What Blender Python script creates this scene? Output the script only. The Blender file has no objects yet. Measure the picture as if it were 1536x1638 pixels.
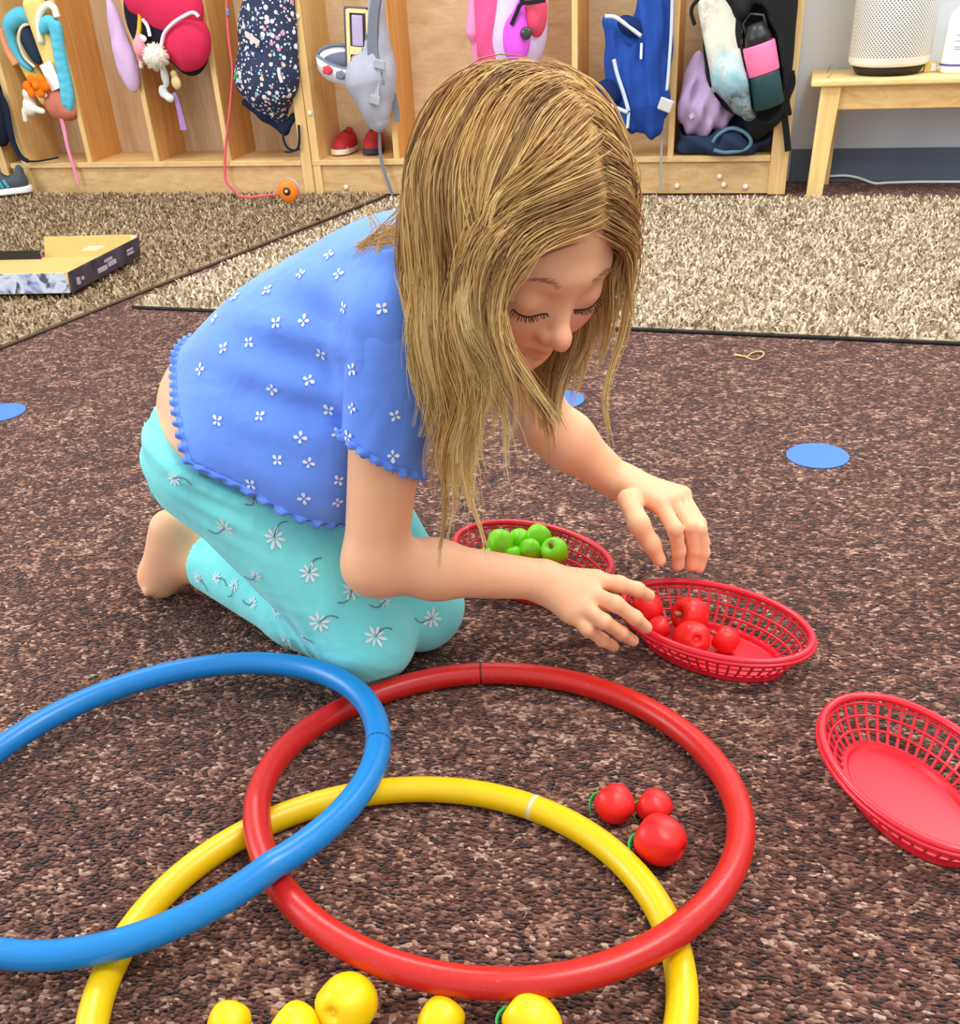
import bpy, bmesh, math, random
import numpy as np
from mathutils import Vector, Matrix
from mathutils.bvhtree import BVHTree

random.seed(7); rng = np.random.default_rng(7)
scene = bpy.context.scene
COL = scene.collection

# ------------------------------------------------------------------ camera
# nadir vanishing point, focal length and principal point measured on the 1536x1638 photograph
NADIR = np.array([921.0, 3480.0]); FPX = 1650.0; PPX = 768.0; PPY = 1024.0; CAMH = 0.72
_n = np.array([NADIR[0]-PPX, -(NADIR[1]-PPY), -FPX]); _up = -_n/np.linalg.norm(_n)
_fw = np.array([0, 0, -1.0]); _Y = _fw-_up*(_fw@_up); _Y /= np.linalg.norm(_Y); _X = np.cross(_Y, _up)
RC = np.stack([_X, _Y, _up]); CC = np.array([0, 0, CAMH])
cam_data = bpy.data.cameras.new('camera'); cam = bpy.data.objects.new('camera', cam_data); COL.objects.link(cam)
cam_data.sensor_fit = 'HORIZONTAL'; cam_data.sensor_width = 36.0; cam_data.lens = 36.0*FPX/1536.0
cam_data.shift_y = (PPY-819.0)/1536.0; cam_data.clip_start = 0.02; cam_data.clip_end = 60
cam.matrix_world = Matrix([list(RC[i])+[CC[i]] for i in range(3)]+[[0, 0, 0, 1]])
scene.camera = cam

# ------------------------------------------------------------------ light and exposure
scene.view_settings.view_transform = 'Standard'; scene.view_settings.look = 'None'
scene.view_settings.exposure = 0.0; scene.view_settings.gamma = 1.0
scene.view_settings.use_curve_mapping = False
w = bpy.data.worlds.new('world'); scene.world = w; w.use_nodes = True
w.node_tree.nodes['Background'].inputs[0].default_value = (0.90, 0.95, 1.0, 1)
w.node_tree.nodes['Background'].inputs[1].default_value = 1.0
def area_light(name, loc, target, size, size_y, power, color):
    d = bpy.data.lights.new(name, 'AREA'); d.shape = 'RECTANGLE'; d.size = size; d.size_y = size_y
    d.energy = power; d.color = color
    o = bpy.data.objects.new(name, d); COL.objects.link(o); o.location = loc
    o.rotation_euler = (Vector(target)-Vector(loc)).to_track_quat('-Z', 'Y').to_euler()
    return o
# ceiling fixtures of the room plus a third lamp added to brighten the back wall, all alike, above the top of the picture; the window is in the wall beyond the end of the lockers
for lx, ly in ((-0.6, 2.6), (1.0, 0.3), (1.9, 2.4)):
    area_light('ceiling_and_fill_lamp_offscreen', (lx, ly, 2.6), (lx, ly, 0), 1.3, 0.7, 46, (1.0, 0.97, 0.92))
area_light('window_left_offscreen', (-3.6, 1.6, 1.6), (0.0, 2.2, 0.3), 1.8, 1.5, 64, (0.92, 0.96, 1.0))

# ------------------------------------------------------------------ pixel helpers
ANG = math.radians(-17.0)                       # the locker wall runs 17 degrees off the picture plane
UA = np.array([math.cos(ANG), math.sin(ANG), 0]); VA = np.array([-math.sin(ANG), math.cos(ANG), 0]); ZA = np.array([0, 0, 1.0])
ROOMAX = np.stack([UA, VA, ZA])
def ray(x, y): return RC@np.array([(x-PPX)/FPX, -(y-PPY)/FPX, -1.0])
def at_z(x, y, z=0.0):
    d = ray(x, y); return CC+d*((z-CAMH)/d[2])
def at_v(x, y, v):
    d = ray(x, y); P = CC+d*((v-CC@VA)/(d@VA)); return P
def at_d(x, y, dist):
    d = ray(x, y); return CC+d/np.linalg.norm(d)*dist
def room(u, v, z): return UA*u+VA*v+ZA*z
def uvz(x, y, v):
    P = at_v(x, y, v); return np.array([P@UA, v, P[2]])
def nrm(a):
    a = np.asarray(a, float); return a/np.linalg.norm(a)

# ------------------------------------------------------------------ materials
def lin(c):
    c = [x/255.0 for x in c[:3]]
    return tuple((x/12.92 if x <= 0.04045 else ((x+0.055)/1.055)**2.4) for x in c)+(1.0,)
class NT:
    def __init__(s, name):
        s.m = bpy.data.materials.new(name); s.m.use_nodes = True
        s.t = s.m.node_tree; s.b = s.t.nodes['Principled BSDF']
        s.co = None
    def n(s, typ, **kw):
        nd = s.t.nodes.new(typ)
        for k, v in kw.items():
            if k.startswith('i_'): nd.inputs[k[2:].replace('_', ' ')].default_value = v
            else: setattr(nd, k, v)
        return nd
    def l(s, a, b): s.t.links.new(a, b)
    def coord(s, scale=(1, 1, 1), rot=(0, 0, 0), kind='Object'):
        tc = s.n('ShaderNodeTexCoord'); mp = s.n('ShaderNodeMapping')
        mp.inputs['Scale'].default_value = scale; mp.inputs['Rotation'].default_value = rot
        s.l(tc.outputs[kind], mp.inputs['Vector']); return mp.outputs['Vector']
    def noise(s, vec, scale, detail=3, rough=0.5, dist=0.0):
        nd = s.n('ShaderNodeTexNoise'); nd.inputs['Scale'].default_value = scale; nd.inputs['Detail'].default_value = detail
        nd.inputs['Roughness'].default_value = rough; nd.inputs['Distortion'].default_value = dist
        s.l(vec, nd.inputs['Vector']); return nd
    def vor(s, vec, scale, feature='F1', rand=1.0):
        nd = s.n('ShaderNodeTexVoronoi', feature=feature); nd.inputs['Scale'].default_value = scale
        nd.inputs['Randomness'].default_value = rand; s.l(vec, nd.inputs['Vector']); return nd
    def ramp(s, fac, stops, interp='LINEAR'):
        nd = s.n('ShaderNodeValToRGB'); cr = nd.color_ramp; cr.interpolation = interp
        while len(cr.elements) < len(stops): cr.elements.new(0.5)
        for e, (p, c) in zip(cr.elements, stops): e.position = p; e.color = c
        s.l(fac, nd.inputs['Fac']); return nd.outputs['Color']
    def mix(s, fac, a, b, mode='MIX'):
        nd = s.n('ShaderNodeMix', data_type='RGBA', blend_type=mode)
        for inp, v in ((nd.inputs[0], fac), (nd.inputs[6], a), (nd.inputs[7], b)):
            if isinstance(v, (float, int)): inp.default_value = v
            elif isinstance(v, tuple): inp.default_value = v
            else: s.l(v, inp)
        return nd.outputs[2]
    def math(s, op, a, b=None, clamp=False):
        nd = s.n('ShaderNodeMath', operation=op, use_clamp=clamp)
        for inp, v in zip(nd.inputs, (a, b)):
            if v is None: continue
            if isinstance(v, (float, int)): inp.default_value = v
            else: s.l(v, inp)
        return nd.outputs[0]
    def bump(s, h, strength=0.3, dist=0.002):
        nd = s.n('ShaderNodeBump'); nd.inputs['Strength'].default_value = strength; nd.inputs['Distance'].default_value = dist
        s.l(h, nd.inputs['Height']); s.l(nd.outputs[0], s.b.inputs['Normal'])
    def color(s, c):
        if isinstance(c, tuple): s.b.inputs['Base Color'].default_value = c
        else: s.l(c, s.b.inputs['Base Color'])
    def fin(s, rough=0.6, spec=0.4):
        s.b.inputs['Roughness'].default_value = rough; s.b.inputs['Specular IOR Level'].default_value = spec
        return s.m
_mats = {}
def plain(name, c, rough=0.6, spec=0.4, var=0.08, vscale=40, bump=0.0, bscale=300, sss=0.0, coat=0.0, trans=0.0):
    if name in _mats: return _mats[name]
    t = NT(name); v = t.coord()
    base = lin(c); n = t.noise(v, vscale, 3)
    t.color(t.mix(n.outputs['Fac'], tuple(x*(1-var) for x in base[:3])+(1,), tuple(min(1, x*(1+var)) for x in base[:3])+(1,)))
    if bump:
        n2 = t.noise(v, bscale, 2); t.bump(n2.outputs['Fac'], bump, 0.002)
    if sss:
        t.b.inputs['Subsurface Weight'].default_value = sss; t.b.inputs['Subsurface Radius'].default_value = (0.012, 0.005, 0.003)
        t.b.inputs['Subsurface Scale'].default_value = 0.6
    if coat: t.b.inputs['Coat Weight'].default_value = coat; t.b.inputs['Coat Roughness'].default_value = 0.15
    if trans: t.b.inputs['Transmission Weight'].default_value = trans
    _mats[name] = t.fin(rough, spec); return _mats[name]
def wood(name, c1, c2, grain='z', rough=0.5, scale=1.0):
    if name in _mats: return _mats[name]
    t = NT(name); sc = {'z': (14, 14, 1.3), 'u': (1.1, 14, 14), 'v': (14, 1.3, 14)}[grain]
    v = t.coord(scale=tuple(x*scale for x in sc), rot=(0, 0, -ANG))
    n = t.noise(v, 2.2, 5, 0.6, 1.2); n2 = t.noise(v, 9.0, 3, 0.6, 0.3)
    f = t.math('ADD', t.math('MULTIPLY', n.outputs['Fac'], 0.7), t.math('MULTIPLY', n2.outputs['Fac'], 0.3))
    t.color(t.ramp(f, [(0.30, lin(c2)), (0.62, lin(c1)), (0.8, tuple(min(1, x*1.08) for x in lin(c1)[:3])+(1,))]))
    t.bump(n2.outputs['Fac'], 0.12, 0.001)
    _mats[name] = t.fin(rough, 0.35); return _mats[name]

# ------------------------------------------------------------------ object helpers
def mesh_obj(name, verts, faces, mat, parent=None, smooth=False, base=None, colors=None):
    """verts in world coordinates; base = origin of the object (world)"""
    verts = np.asarray(verts, float)
    off = np.zeros(3) if base is None else np.asarray(base, float)
    me = bpy.data.meshes.new(name)
    me.from_pydata((verts-off).tolist(), [], faces if isinstance(faces, list) else faces.tolist())
    me.validate(); me.update()
    if smooth: me.polygons.foreach_set('use_smooth', [True]*len(me.polygons))
    if colors is not None:
        at = me.color_attributes.new('tint', 'FLOAT_COLOR', 'POINT')
        at.data.foreach_set('color', np.asarray(colors, np.float32).ravel())
    me.materials.append(mat)
    o = bpy.data.objects.new(name, me); COL.objects.link(o)
    o.location = off.tolist()
    if parent is not None:
        o.parent = parent
        o.matrix_parent_inverse = Matrix.Translation(-Vector(parent.location))   # every parent is only translated
    return o
def tag(o, label=None, cat=None, group=None, kind=None):
    if label: o['label'] = label
    if cat: o['category'] = cat
    if group: o['group'] = group
    if kind: o['kind'] = kind
    return o
def thing(name, label, cat, base, group=None):
    o = bpy.data.objects.new(name, None); COL.objects.link(o); o.location = [float(x) for x in base]; o.empty_display_size = 0.05
    return tag(o, label, cat, group)
class MB:
    """collects shapes for one mesh"""
    def __init__(s): s.v = []; s.f = []; s.n = 0
    def add(s, v, f):
        v = np.asarray(v, float); s.v.append(v); s.f += [tuple(int(i)+s.n for i in q) for q in f]; s.n += len(v); return s
    def box(s, c, half, ax=None, bev=0.0):
        ax = np.eye(3) if ax is None else np.asarray(ax, float); c = np.asarray(c, float); h = np.asarray(half, float)
        b = min(bev, 0.9*h.min())
        if b <= 0:
            sg = np.array([(x, y, z) for x in (-1, 1) for y in (-1, 1) for z in (-1, 1)], float)
            v = c+(sg*h)@ax
            return s.add(v, [(0, 1, 3, 2), (4, 6, 7, 5), (0, 4, 5, 1), (2, 3, 7, 6), (0, 2, 6, 4), (1, 5, 7, 3)])
        bm = bmesh.new(); bmesh.ops.create_cube(bm, size=2.0)
        for vv in bm.verts: vv.co = Vector((vv.co.x*h[0], vv.co.y*h[1], vv.co.z*h[2]))
        bmesh.ops.bevel(bm, geom=bm.edges[:], offset=b, segments=2, affect='EDGES', profile=0.5)
        v = np.array([vv.co[:] for vv in bm.verts]); bm.verts.index_update()
        f = [[vv.index for vv in fc.verts] for fc in bm.faces]; bm.free()
        return s.add(c+v@ax, f)
    def tube(s, pts, r, sides=8, closed=False, cap=True):
        P = np.asarray(pts, float); n = len(P); r = np.broadcast_to(np.asarray(r, float), (n,))
        if closed: T = np.roll(P, -1, 0)-np.roll(P, 1, 0)
        else: T = np.gradient(P, axis=0)
        T /= np.linalg.norm(T, axis=1)[:, None]+1e-12
        N = np.zeros_like(P); a = np.array([0, 0, 1.0]); 
        if abs(T[0]@a) > 0.9: a = np.array([1.0, 0, 0])
        N[0] = nrm(a-T[0]*(a@T[0]))
        for i in range(1, n):
            k = N[i-1]-T[i]*(N[i-1]@T[i]); N[i] = k/(np.linalg.norm(k)+1e-12)
        Bn = np.cross(T, N); th = np.arange(sides)*2*np.pi/sides
        V = P[:, None]+r[:, None, None]*(np.cos(th)[None, :, None]*N[:, None]+np.sin(th)[None, :, None]*Bn[:, None])
        f = []
        m = n if closed else n-1
        sh = 0
        if closed:
            ang = math.atan2(N[0]@np.cross(T[0], N[-1]), N[0]@N[-1])
            sh = -int(round((math.atan2(N[0]@Bn[-1], N[0]@N[-1]))/(2*np.pi/sides)))
        for i in range(m):
            j = (i+1) % n
            for k in range(sides):
                k2 = (k+1) % sides
                a0, a1 = k, k2
                if closed and i == n-1: b0, b1 = (k+sh) % sides, (k2+sh) % sides
                else: b0, b1 = k, k2
                f.append((i*sides+a0, i*sides+a1, j*sides+b1, j*sides+b0))
        if cap and not closed:
            f.append(tuple(range(sides-1, -1, -1))); f.append(tuple((n-1)*sides+k for k in range(sides)))
        return s.add(V.reshape(-1, 3), f)
    def ribbon(s, pts, wdir, width, thick):
        P = np.asarray(pts, float); n = len(P); T = np.gradient(P, axis=0); T /= np.linalg.norm(T, axis=1)[:, None]+1e-12
        W = np.broadcast_to(np.asarray(wdir, float), (n, 3)); W = W-T*(W*T).sum(1)[:, None]; W /= np.linalg.norm(W, axis=1)[:, None]+1e-12
        Nn = np.cross(T, W); wd = np.broadcast_to(np.asarray(width, float), (n,))[:, None]/2; th = thick/2
        V = np.stack([P-W*wd-Nn*th, P+W*wd-Nn*th, P+W*wd+Nn*th, P-W*wd+Nn*th], 1).reshape(-1, 3); f = []
        for i in range(n-1):
            for k in range(4): f.append((i*4+k, i*4+(k+1) % 4, i*4+4+(k+1) % 4, i*4+4+k))
        f += [(3, 2, 1, 0), tuple((n-1)*4+k for k in range(4))]
        return s.add(V, f)
    def lathe(s, prof, c, ax=None, seg=24, lobes=None):
        """prof: (r,z) list; axis = third row of ax"""
        ax = np.eye(3) if ax is None else np.asarray(ax, float); prof = np.asarray(prof, float); n = len(prof)
        th = np.arange(seg)*2*np.pi/seg; V = []
        for r_, z_ in prof:
            rr = np.full(seg, r_) if lobes is None else r_*lobes(th, z_)
            V.append(np.stack([rr*np.cos(th), rr*np.sin(th), np.full(seg, z_)], 1))
        V = np.asarray(c, float)+np.concatenate(V)@ax; f = []
        for i in range(n-1):
            for k in range(seg): f.append((i*seg+k, i*seg+(k+1) % seg, (i+1)*seg+(k+1) % seg, (i+1)*seg+k))
        f.append(tuple(range(seg-1, -1, -1))); f.append(tuple((n-1)*seg+k for k in range(seg)))
        return s.add(V, f)
    def build(s, name, mat, parent=None, smooth=False, base=None):
        return mesh_obj(name, np.concatenate(s.v), s.f, mat, parent, smooth, base)
def spline(ctrl, n=40, closed=False):
    C = np.asarray(ctrl, float); m = len(C); out = []
    segs = m if closed else m-1
    per = max(4, n//segs)
    for i in range(segs):
        if closed: p0, p1, p2, p3 = C[(i-1) % m], C[i], C[(i+1) % m], C[(i+2) % m]
        else:
            p1, p2 = C[i], C[i+1]; p0 = C[i-1] if i > 0 else 2*p1-p2; p3 = C[i+2] if i+2 < m else 2*p2-p1
        for t in np.arange(per)/per:
            out.append(0.5*((2*p1)+(-p0+p2)*t+(2*p0-5*p1+4*p2-p3)*t*t+(-p0+3*p1-3*p2+p3)*t**3))
    if closed: return np.array(out)
    out = np.array(out+[C[-1]]); ix = np.linspace(0, len(out)-1, n+1); lo = np.minimum(ix.astype(int), len(out)-2)
    return out[lo]+(out[lo+1]-out[lo])*(ix-lo)[:, None]

# ------------------------------------------------------------------ implicit surfaces (smooth organic shapes)
def cone(a, b, ra, rb, k=0.01, op='+'): return ('c', np.asarray(a, float), np.asarray(b, float), float(ra), float(rb), float(k), op)
def ball(c, r, k=0.01, op='+'): return cone(np.asarray(c, float), np.asarray(c, float)+1e-6, r, r, k, op)
def ell(c, ax, r, k=0.01, op='+'): return ('e', np.asarray(c, float), np.asarray(ax, float), np.asarray(r, float), None, float(k), op)
def rbox(c, ax, half, rnd, k=0.01, op='+'): return ('b', np.asarray(c, float), np.asarray(ax, float), np.asarray(half, float), float(rnd), float(k), op)
def pd(pr, p):
    if pr[0] == 'c':
        a, b, ra, rb = pr[1:5]; ab = b-a; t = np.clip(((p-a)@ab)/(ab@ab), 0, 1)
        q = p-a-t[:, None]*ab; return np.sqrt((q*q).sum(1))-(ra+(rb-ra)*t)
    if pr[0] == 'e':
        q = (p-pr[1])@pr[2].T; k0 = np.sqrt(((q/pr[3])**2).sum(1)); k1 = np.sqrt(((q/pr[3]**2)**2).sum(1))+1e-9
        return np.where(k0 < 1e-4, -pr[3].min(), k0*(k0-1)/k1)
    q = np.abs((p-pr[1])@pr[2].T)-(pr[3]-pr[4])
    return np.sqrt((np.maximum(q, 0)**2).sum(1))+np.minimum(q.max(1), 0)-pr[4]
def sd(prims, p, extra=None):
    d = None
    for pr in prims:
        e = pd(pr, p); k = pr[5]
        if pr[6] == '+':
            if d is None: d = e
            else:
                h = np.maximum(k-np.abs(d-e), 0)/k; d = np.minimum(d, e)-h*h*k*0.25
        else:
            if d is None: d = np.full(len(p), 1e3)
            h = np.maximum(k-np.abs(d+e), 0)/k; d = np.maximum(d, -e)+h*h*k*0.25
    if d is None: d = np.full(len(p), 1e3)
    if extra is not None: d = extra(p, d)
    return d
_CORN = np.array([(x, y, z) for x in (0, 1) for y in (0, 1) for z in (0, 1)])
_EDG = [(a, b) for a in range(8) for b in range(a+1, 8) if np.abs(_CORN[a]-_CORN[b]).sum() == 1]
def surf(prims, h, extra=None, pad=0.012, B=12):
    lo = np.full(3, 1e9); hi = -lo
    for pr in prims:
        if pr[6] != '+': continue
        if pr[0] == 'c':
            r = max(pr[3], pr[4]); mn = np.minimum(pr[1], pr[2])-r; mx = np.maximum(pr[1], pr[2])+r
        else: r = np.sqrt((pr[2].T**2@(pr[3]**2))) if pr[0] == 'e' else np.abs(pr[2].T)@pr[3]; mn = pr[1]-r; mx = pr[1]+r
        lo = np.minimum(lo, mn); hi = np.maximum(hi, mx)
    lo -= pad; hi += pad
    nb = np.ceil((hi-lo)/(h*B)).astype(int)
    I = np.stack(np.meshgrid(*[np.arange(k) for k in nb], indexing='ij'), -1).reshape(-1, 3)
    cen = lo+(I+0.5)*h*B; rad = h*B*0.87
    D = np.stack([pd(pr, cen) for pr in prims], 1); plus = np.array([pr[6] == '+' for pr in prims]); kk = np.array([pr[5] for pr in prims])
    dm = np.where(plus, D, 1e9).min(1)
    ok = np.abs(dm) < rad*1.7+pad+0.5*kk.max()
    # inside blocks may still hold a cut surface when there are subtractions or an extra cut
    if extra is not None or (~plus).any(): ok = dm < rad*1.7+pad
    g = np.arange(B+1); G = np.stack(np.meshgrid(g, g, g, indexing='ij'), -1).reshape(-1, 3)
    keys = []; pos = []; sg = []
    S = np.int64(1 << 20)
    for bi in np.nonzero(ok)[0]:
        use = [pr for j, pr in enumerate(prims) if (D[bi, j] < max(dm[bi], 0)+2.2*rad+1.5*kk[j]+0.01)]
        if not use: continue
        org = lo+I[bi]*h*B
        f = sd(use, org+G*h, extra).reshape(B+1, B+1, B+1)
        neg = f < 0
        if neg.all() or not neg.any(): continue
        c8 = np.stack([f[x:B+x, y:B+y, z:B+z] for x, y, z in _CORN], -1); n8 = c8 < 0; s_ = n8.sum(-1)
        act = (s_ > 0) & (s_ < 8); ijk = np.argwhere(act)
        if not len(ijk): continue
        v8 = c8[act]; acc = np.zeros((len(ijk), 3)); cnt = np.zeros(len(ijk))
        for a, b in _EDG:
            fa, fb = v8[:, a], v8[:, b]; m = (fa < 0) != (fb < 0); t = np.where(m, fa/np.where(m, fa-fb, 1), 0)
            acc += m[:, None]*(_CORN[a]+t[:, None]*(_CORN[b]-_CORN[a])); cnt += m
        P = org+(ijk+acc/cnt[:, None])*h
        e = h*0.2; d0 = sd(use, P, extra)
        gr = np.stack([sd(use, P+np.eye(3)[i]*e, extra)-d0 for i in range(3)], 1)/e
        gl = np.maximum((gr*gr).sum(1), 0.3); st = d0/gl
        P = P-np.clip(st, -h*0.6, h*0.6)[:, None]*gr
        gi = ijk+I[bi]*B+1
        keys.append((gi[:, 0]*S+gi[:, 1])*S+gi[:, 2]); pos.append(P); sg.append(n8[act])
    keys = np.concatenate(keys); pos = np.concatenate(pos); sg = np.concatenate(sg)
    o = np.argsort(keys); keys = keys[o]; pos = pos[o]; sg = sg[o]
    quads = []
    ST = [S*S, S, np.int64(1)]
    for ax, cidx in ((0, 4), (1, 2), (2, 1)):
        m = sg[:, 0] != sg[:, cidx]; k0 = keys[m]; a1, a2 = ST[(ax+1) % 3], ST[(ax+2) % 3]
        q = np.stack([k0, k0-a1, k0-a1-a2, k0-a2], 1); ix = np.searchsorted(keys, q); ix = np.minimum(ix, len(keys)-1)
        good = (keys[ix] == q).all(1); ix = ix[good]; fl = ~sg[m][good, 0]
        ix[fl] = ix[fl][:, ::-1]; quads.append(ix)
    return pos, np.concatenate(quads)
SOLID = []                                         # wooden panels that soft things press against
def soft(name, prims, h, mat, parent=None, extra=None, base=None, colors=None, clear=()):
    lo = np.min([pr[1] for pr in prims], 0)-0.45; hi = np.max([pr[1] for pr in prims], 0)+0.45
    near = [s_ for s_ in SOLID if np.all(s_[1]+np.abs(s_[2].T)@s_[3] > lo) and np.all(s_[1]-np.abs(s_[2].T)@s_[3] < hi)]
    if near or clear:
        def ex(p, d, e0=extra):
            d = e0(p, d) if e0 is not None else d
            for s_ in near: d = np.maximum(d, 0.0045-pd(s_, p))
            return np.maximum(d, 0.004-sd(list(clear), p)) if clear else d
    else: ex = extra
    v, f = surf(prims, h, ex)
    return mesh_obj(name, v, f, mat, parent, True, base, colors(v) if colors else None)
# ================================================================== THE SETTING
def carpet_mat():
    t = NT('brown_loop_carpet'); v = t.coord(rot=(0, 0, 0.3))
    wv = t.noise(v, 60, 2); dv = t.n('ShaderNodeMixRGB', blend_type='ADD'); dv.inputs[0].default_value = 0.006
    t.l(v, dv.inputs[1]); t.l(wv.outputs['Color'], dv.inputs[2]); vv = dv.outputs[0]
    st = t.n('ShaderNodeMapping'); st.inputs['Scale'].default_value = (1.0, 1.55, 1.0); t.l(vv, st.inputs['Vector'])
    vo = t.vor(st.outputs[0], 205); loop = vo.outputs['Distance']
    sep = t.n('ShaderNodeSeparateColor'); t.l(vo.outputs['Color'], sep.inputs[0])
    # curling vine pattern: contour lines of a warped noise
    cp = t.n('ShaderNodeMapping'); cp.inputs['Scale'].default_value = (1.0, 1/1.55, 1.0); t.l(vo.outputs['Position'], cp.inputs['Vector']); cv_ = cp.outputs[0]
    p1 = t.noise(cv_, 11.0, 2, 0.5, 1.6); p2 = t.noise(cv_, 7.0, 2, 0.5, 2.2)
    def contour(n, k, wd):
        fr = t.math('FRACT', t.math('MULTIPLY', n.outputs['Fac'], k)); d = t.math('ABSOLUTE', t.math('SUBTRACT', fr, 0.5))
        return t.math('SUBTRACT', 1.0, t.math('DIVIDE', d, wd), clamp=True)
    line = t.math('MAXIMUM', contour(p1, 5.0, 0.20), t.math('MULTIPLY', contour(p2, 6.0, 0.16), 0.8))
    blot = t.noise(v, 4.0, 3)
    f = t.math('ADD', t.math('MULTIPLY', sep.outputs[0], 0.58), t.math('MULTIPLY', line, 0.32))
    f = t.math('ADD', f, t.math('MULTIPLY', t.math('SUBTRACT', blot.outputs['Fac'], 0.5), 0.16))
    col = t.ramp(f, [(0.0, lin((30, 15, 13))), (0.28, lin((80, 44, 34))), (0.50, lin((122, 74, 59))), (0.68, lin((176, 128, 104))), (0.90, lin((232, 200, 174)))])
    t.color(col)
    ht = t.math('ADD', t.math('SUBTRACT', 1.0, t.math('MULTIPLY', loop, 1.4)), t.math('MULTIPLY', sep.outputs[1], 0.5))
    t.bump(ht, 1.0, 0.004)
    t.b.inputs['Sheen Weight'].default_value = 0.15
    return t.fin(0.95, 0.1)
CARPET = carpet_mat()
fl = MB(); fl.box((0.0, 2.2, -0.01), (8.0, 6.0, 0.01))
tag(fl.build('floor', CARPET), kind='structure')

WALLV = 3.955
wallm = plain('painted_wall', (222, 230, 240), 0.75, 0.2, 0.02, 6, 0.15, 160)
mb = MB(); mb.box(room(-1.0, WALLV+0.03, 1.3), (7.0, 0.03, 1.3), ROOMAX)
tag(mb.build('wall_back', wallm), kind='structure')
mb = MB(); mb.box(room(2.1, WALLV-0.005, 0.047), (2.1, 0.007, 0.053), ROOMAX, 0.003)
tag(mb.build('baseboard_back', plain('grey_vinyl_base', (102, 112, 128), 0.5, 0.3)), kind='structure')

# ------------------------------------------------------------------ shag rugs
def rug_mat(name, cs):
    t = NT(name); v = t.coord(); n = t.noise(v, 130, 3, 0.7); vo = t.vor(v, 150); s_ = t.n('ShaderNodeSeparateColor'); t.l(vo.outputs['Color'], s_.inputs[0])
    f = t.math('ADD', t.math('MULTIPLY', n.outputs['Fac'], 0.55), t.math('MULTIPLY', s_.outputs[0], 0.45))
    t.color(t.ramp(f, [(0.15, lin(cs[0])), (0.48, lin(cs[1])), (0.8, lin(cs[2]))])); t.bump(n.outputs['Fac'], 0.8, 0.006)
    return t.fin(0.95, 0.1)
def fibre_mat(name, cs):
    t = NT(name); a = t.n('ShaderNodeVertexColor', layer_name='tint'); s_ = t.n('ShaderNodeSeparateColor'); t.l(a.outputs[0], s_.inputs[0])
    t.color(t.ramp(s_.outputs[0], [(0.0, lin(cs[0])), (0.45, lin(cs[1])), (1.0, lin(cs[2]))])); return t.fin(0.9, 0.15)
def rug(label, poly, cs, nf, hgt):
    P = np.array(poly)[:, :2]; c = P.mean(0); base = (c[0], c[1], 0)
    r = thing('shag_rug', label, 'rug', base)
    n = len(P); V = np.concatenate([np.c_[P, np.full(n, 0.001)], np.c_[c+(P-c)*0.997, np.full(n, 0.010)]])
    mesh_obj('rug_backing', V, [tuple(range(n, 2*n))]+[(i, (i+1) % n, n+(i+1) % n, n+i) for i in range(n)], rug_mat('rug_backing_'+label[:5], cs), r)
    # border binding
    mb = MB(); loop = np.concatenate([np.linspace(P[i], P[(i+1) % n], 30, endpoint=False) for i in range(n)])
    mb.tube(np.c_[loop, np.full(len(loop), 0.0045)], 0.0040, 6, True); mb.build('binding', plain('dark_rug_binding', (46, 40, 36), 0.8) if 'beige' in label else plain('brown_rug_binding', (96, 78, 58), 0.9), r, True)
    # pile: short leaning blades
    lo, hi = P.min(0), P.max(0); pts = lo+rng.random((nf*3, 2))*(hi-lo)
    ins = np.ones(len(pts), bool); sgn = np.sign(sum(P[i][0]*P[(i+1) % n][1]-P[(i+1) % n][0]*P[i][1] for i in range(n)))
    for i in range(n):
        a, b = P[i], P[(i+1) % n]; ins &= sgn*((b[0]-a[0])*(pts[:, 1]-a[1])-(b[1]-a[1])*(pts[:, 0]-a[0])) > 0
    pts = pts[ins][:nf]; m = len(pts); th = rng.random(m)*2*np.pi; ln = rng.random(m)*0.9+0.35
    lean = np.stack([np.cos(th), np.sin(th)], 1)*(ln*hgt*0.8)[:, None]; wd = np.stack([-np.sin(th), np.cos(th)], 1)*0.0023
    z0 = np.full(m, 0.008); z1 = 0.010+hgt*(0.5+rng.random(m)*0.6)
    mid = pts+lean*0.6
    V = np.stack([np.c_[pts-wd, z0], np.c_[pts+wd, z0], np.c_[mid+wd*1.2, z0+(z1-z0)*0.8], np.c_[mid-wd*1.2, z0+(z1-z0)*0.8], np.c_[pts+lean*1.2, z1]], 1).reshape(-1, 3)
    b5 = np.arange(m)[:, None]*5
    F = [tuple(q) for q in (b5+np.array([[0, 1, 2, 3]])).tolist()]+[tuple(q) for q in (b5+np.array([[3, 2, 4]])).tolist()]
    tint = np.repeat(np.clip(rng.random(m), 0, 1), 5); colr = np.stack([tint, tint, tint, np.ones_like(tint)], 1)
    o = mesh_obj('pile', V, F, fibre_mat('rug_pile_'+label[:5], cs), r, False, None, colr); tag(o, kind='stuff')
    return r
A_ = at_z(213, 494); B_ = at_z(1536, 553); d_ = nrm(B_-A_); B2 = A_+d_*2.7
A2 = at_z(0, 560); e2 = nrm(at_z(590, 326)-A2); e_ = e2
BK = 3.60
bl = A_+e_*((BK-A_@VA)/(e_@VA)); br = B2+VA*(BK-B2@VA)
rug('pale beige shag rug with dark bound edge beside the wooden bench', [A_, B2, br, bl], ((142, 124, 100), (196, 178, 150), (232, 218, 192)), 52000, 0.016)
A3 = A2-e2*0.8; F2 = A2+e2*((3.695-A2@VA)/(e2@VA))
L2 = F2-UA*2.2; L3 = A3-UA*1.0
rug('olive brown shag rug under the open cardboard box', [A3, F2, L2, L3], ((110, 90, 68), (158, 136, 106), (205, 186, 152)), 40000, 0.014)

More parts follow.
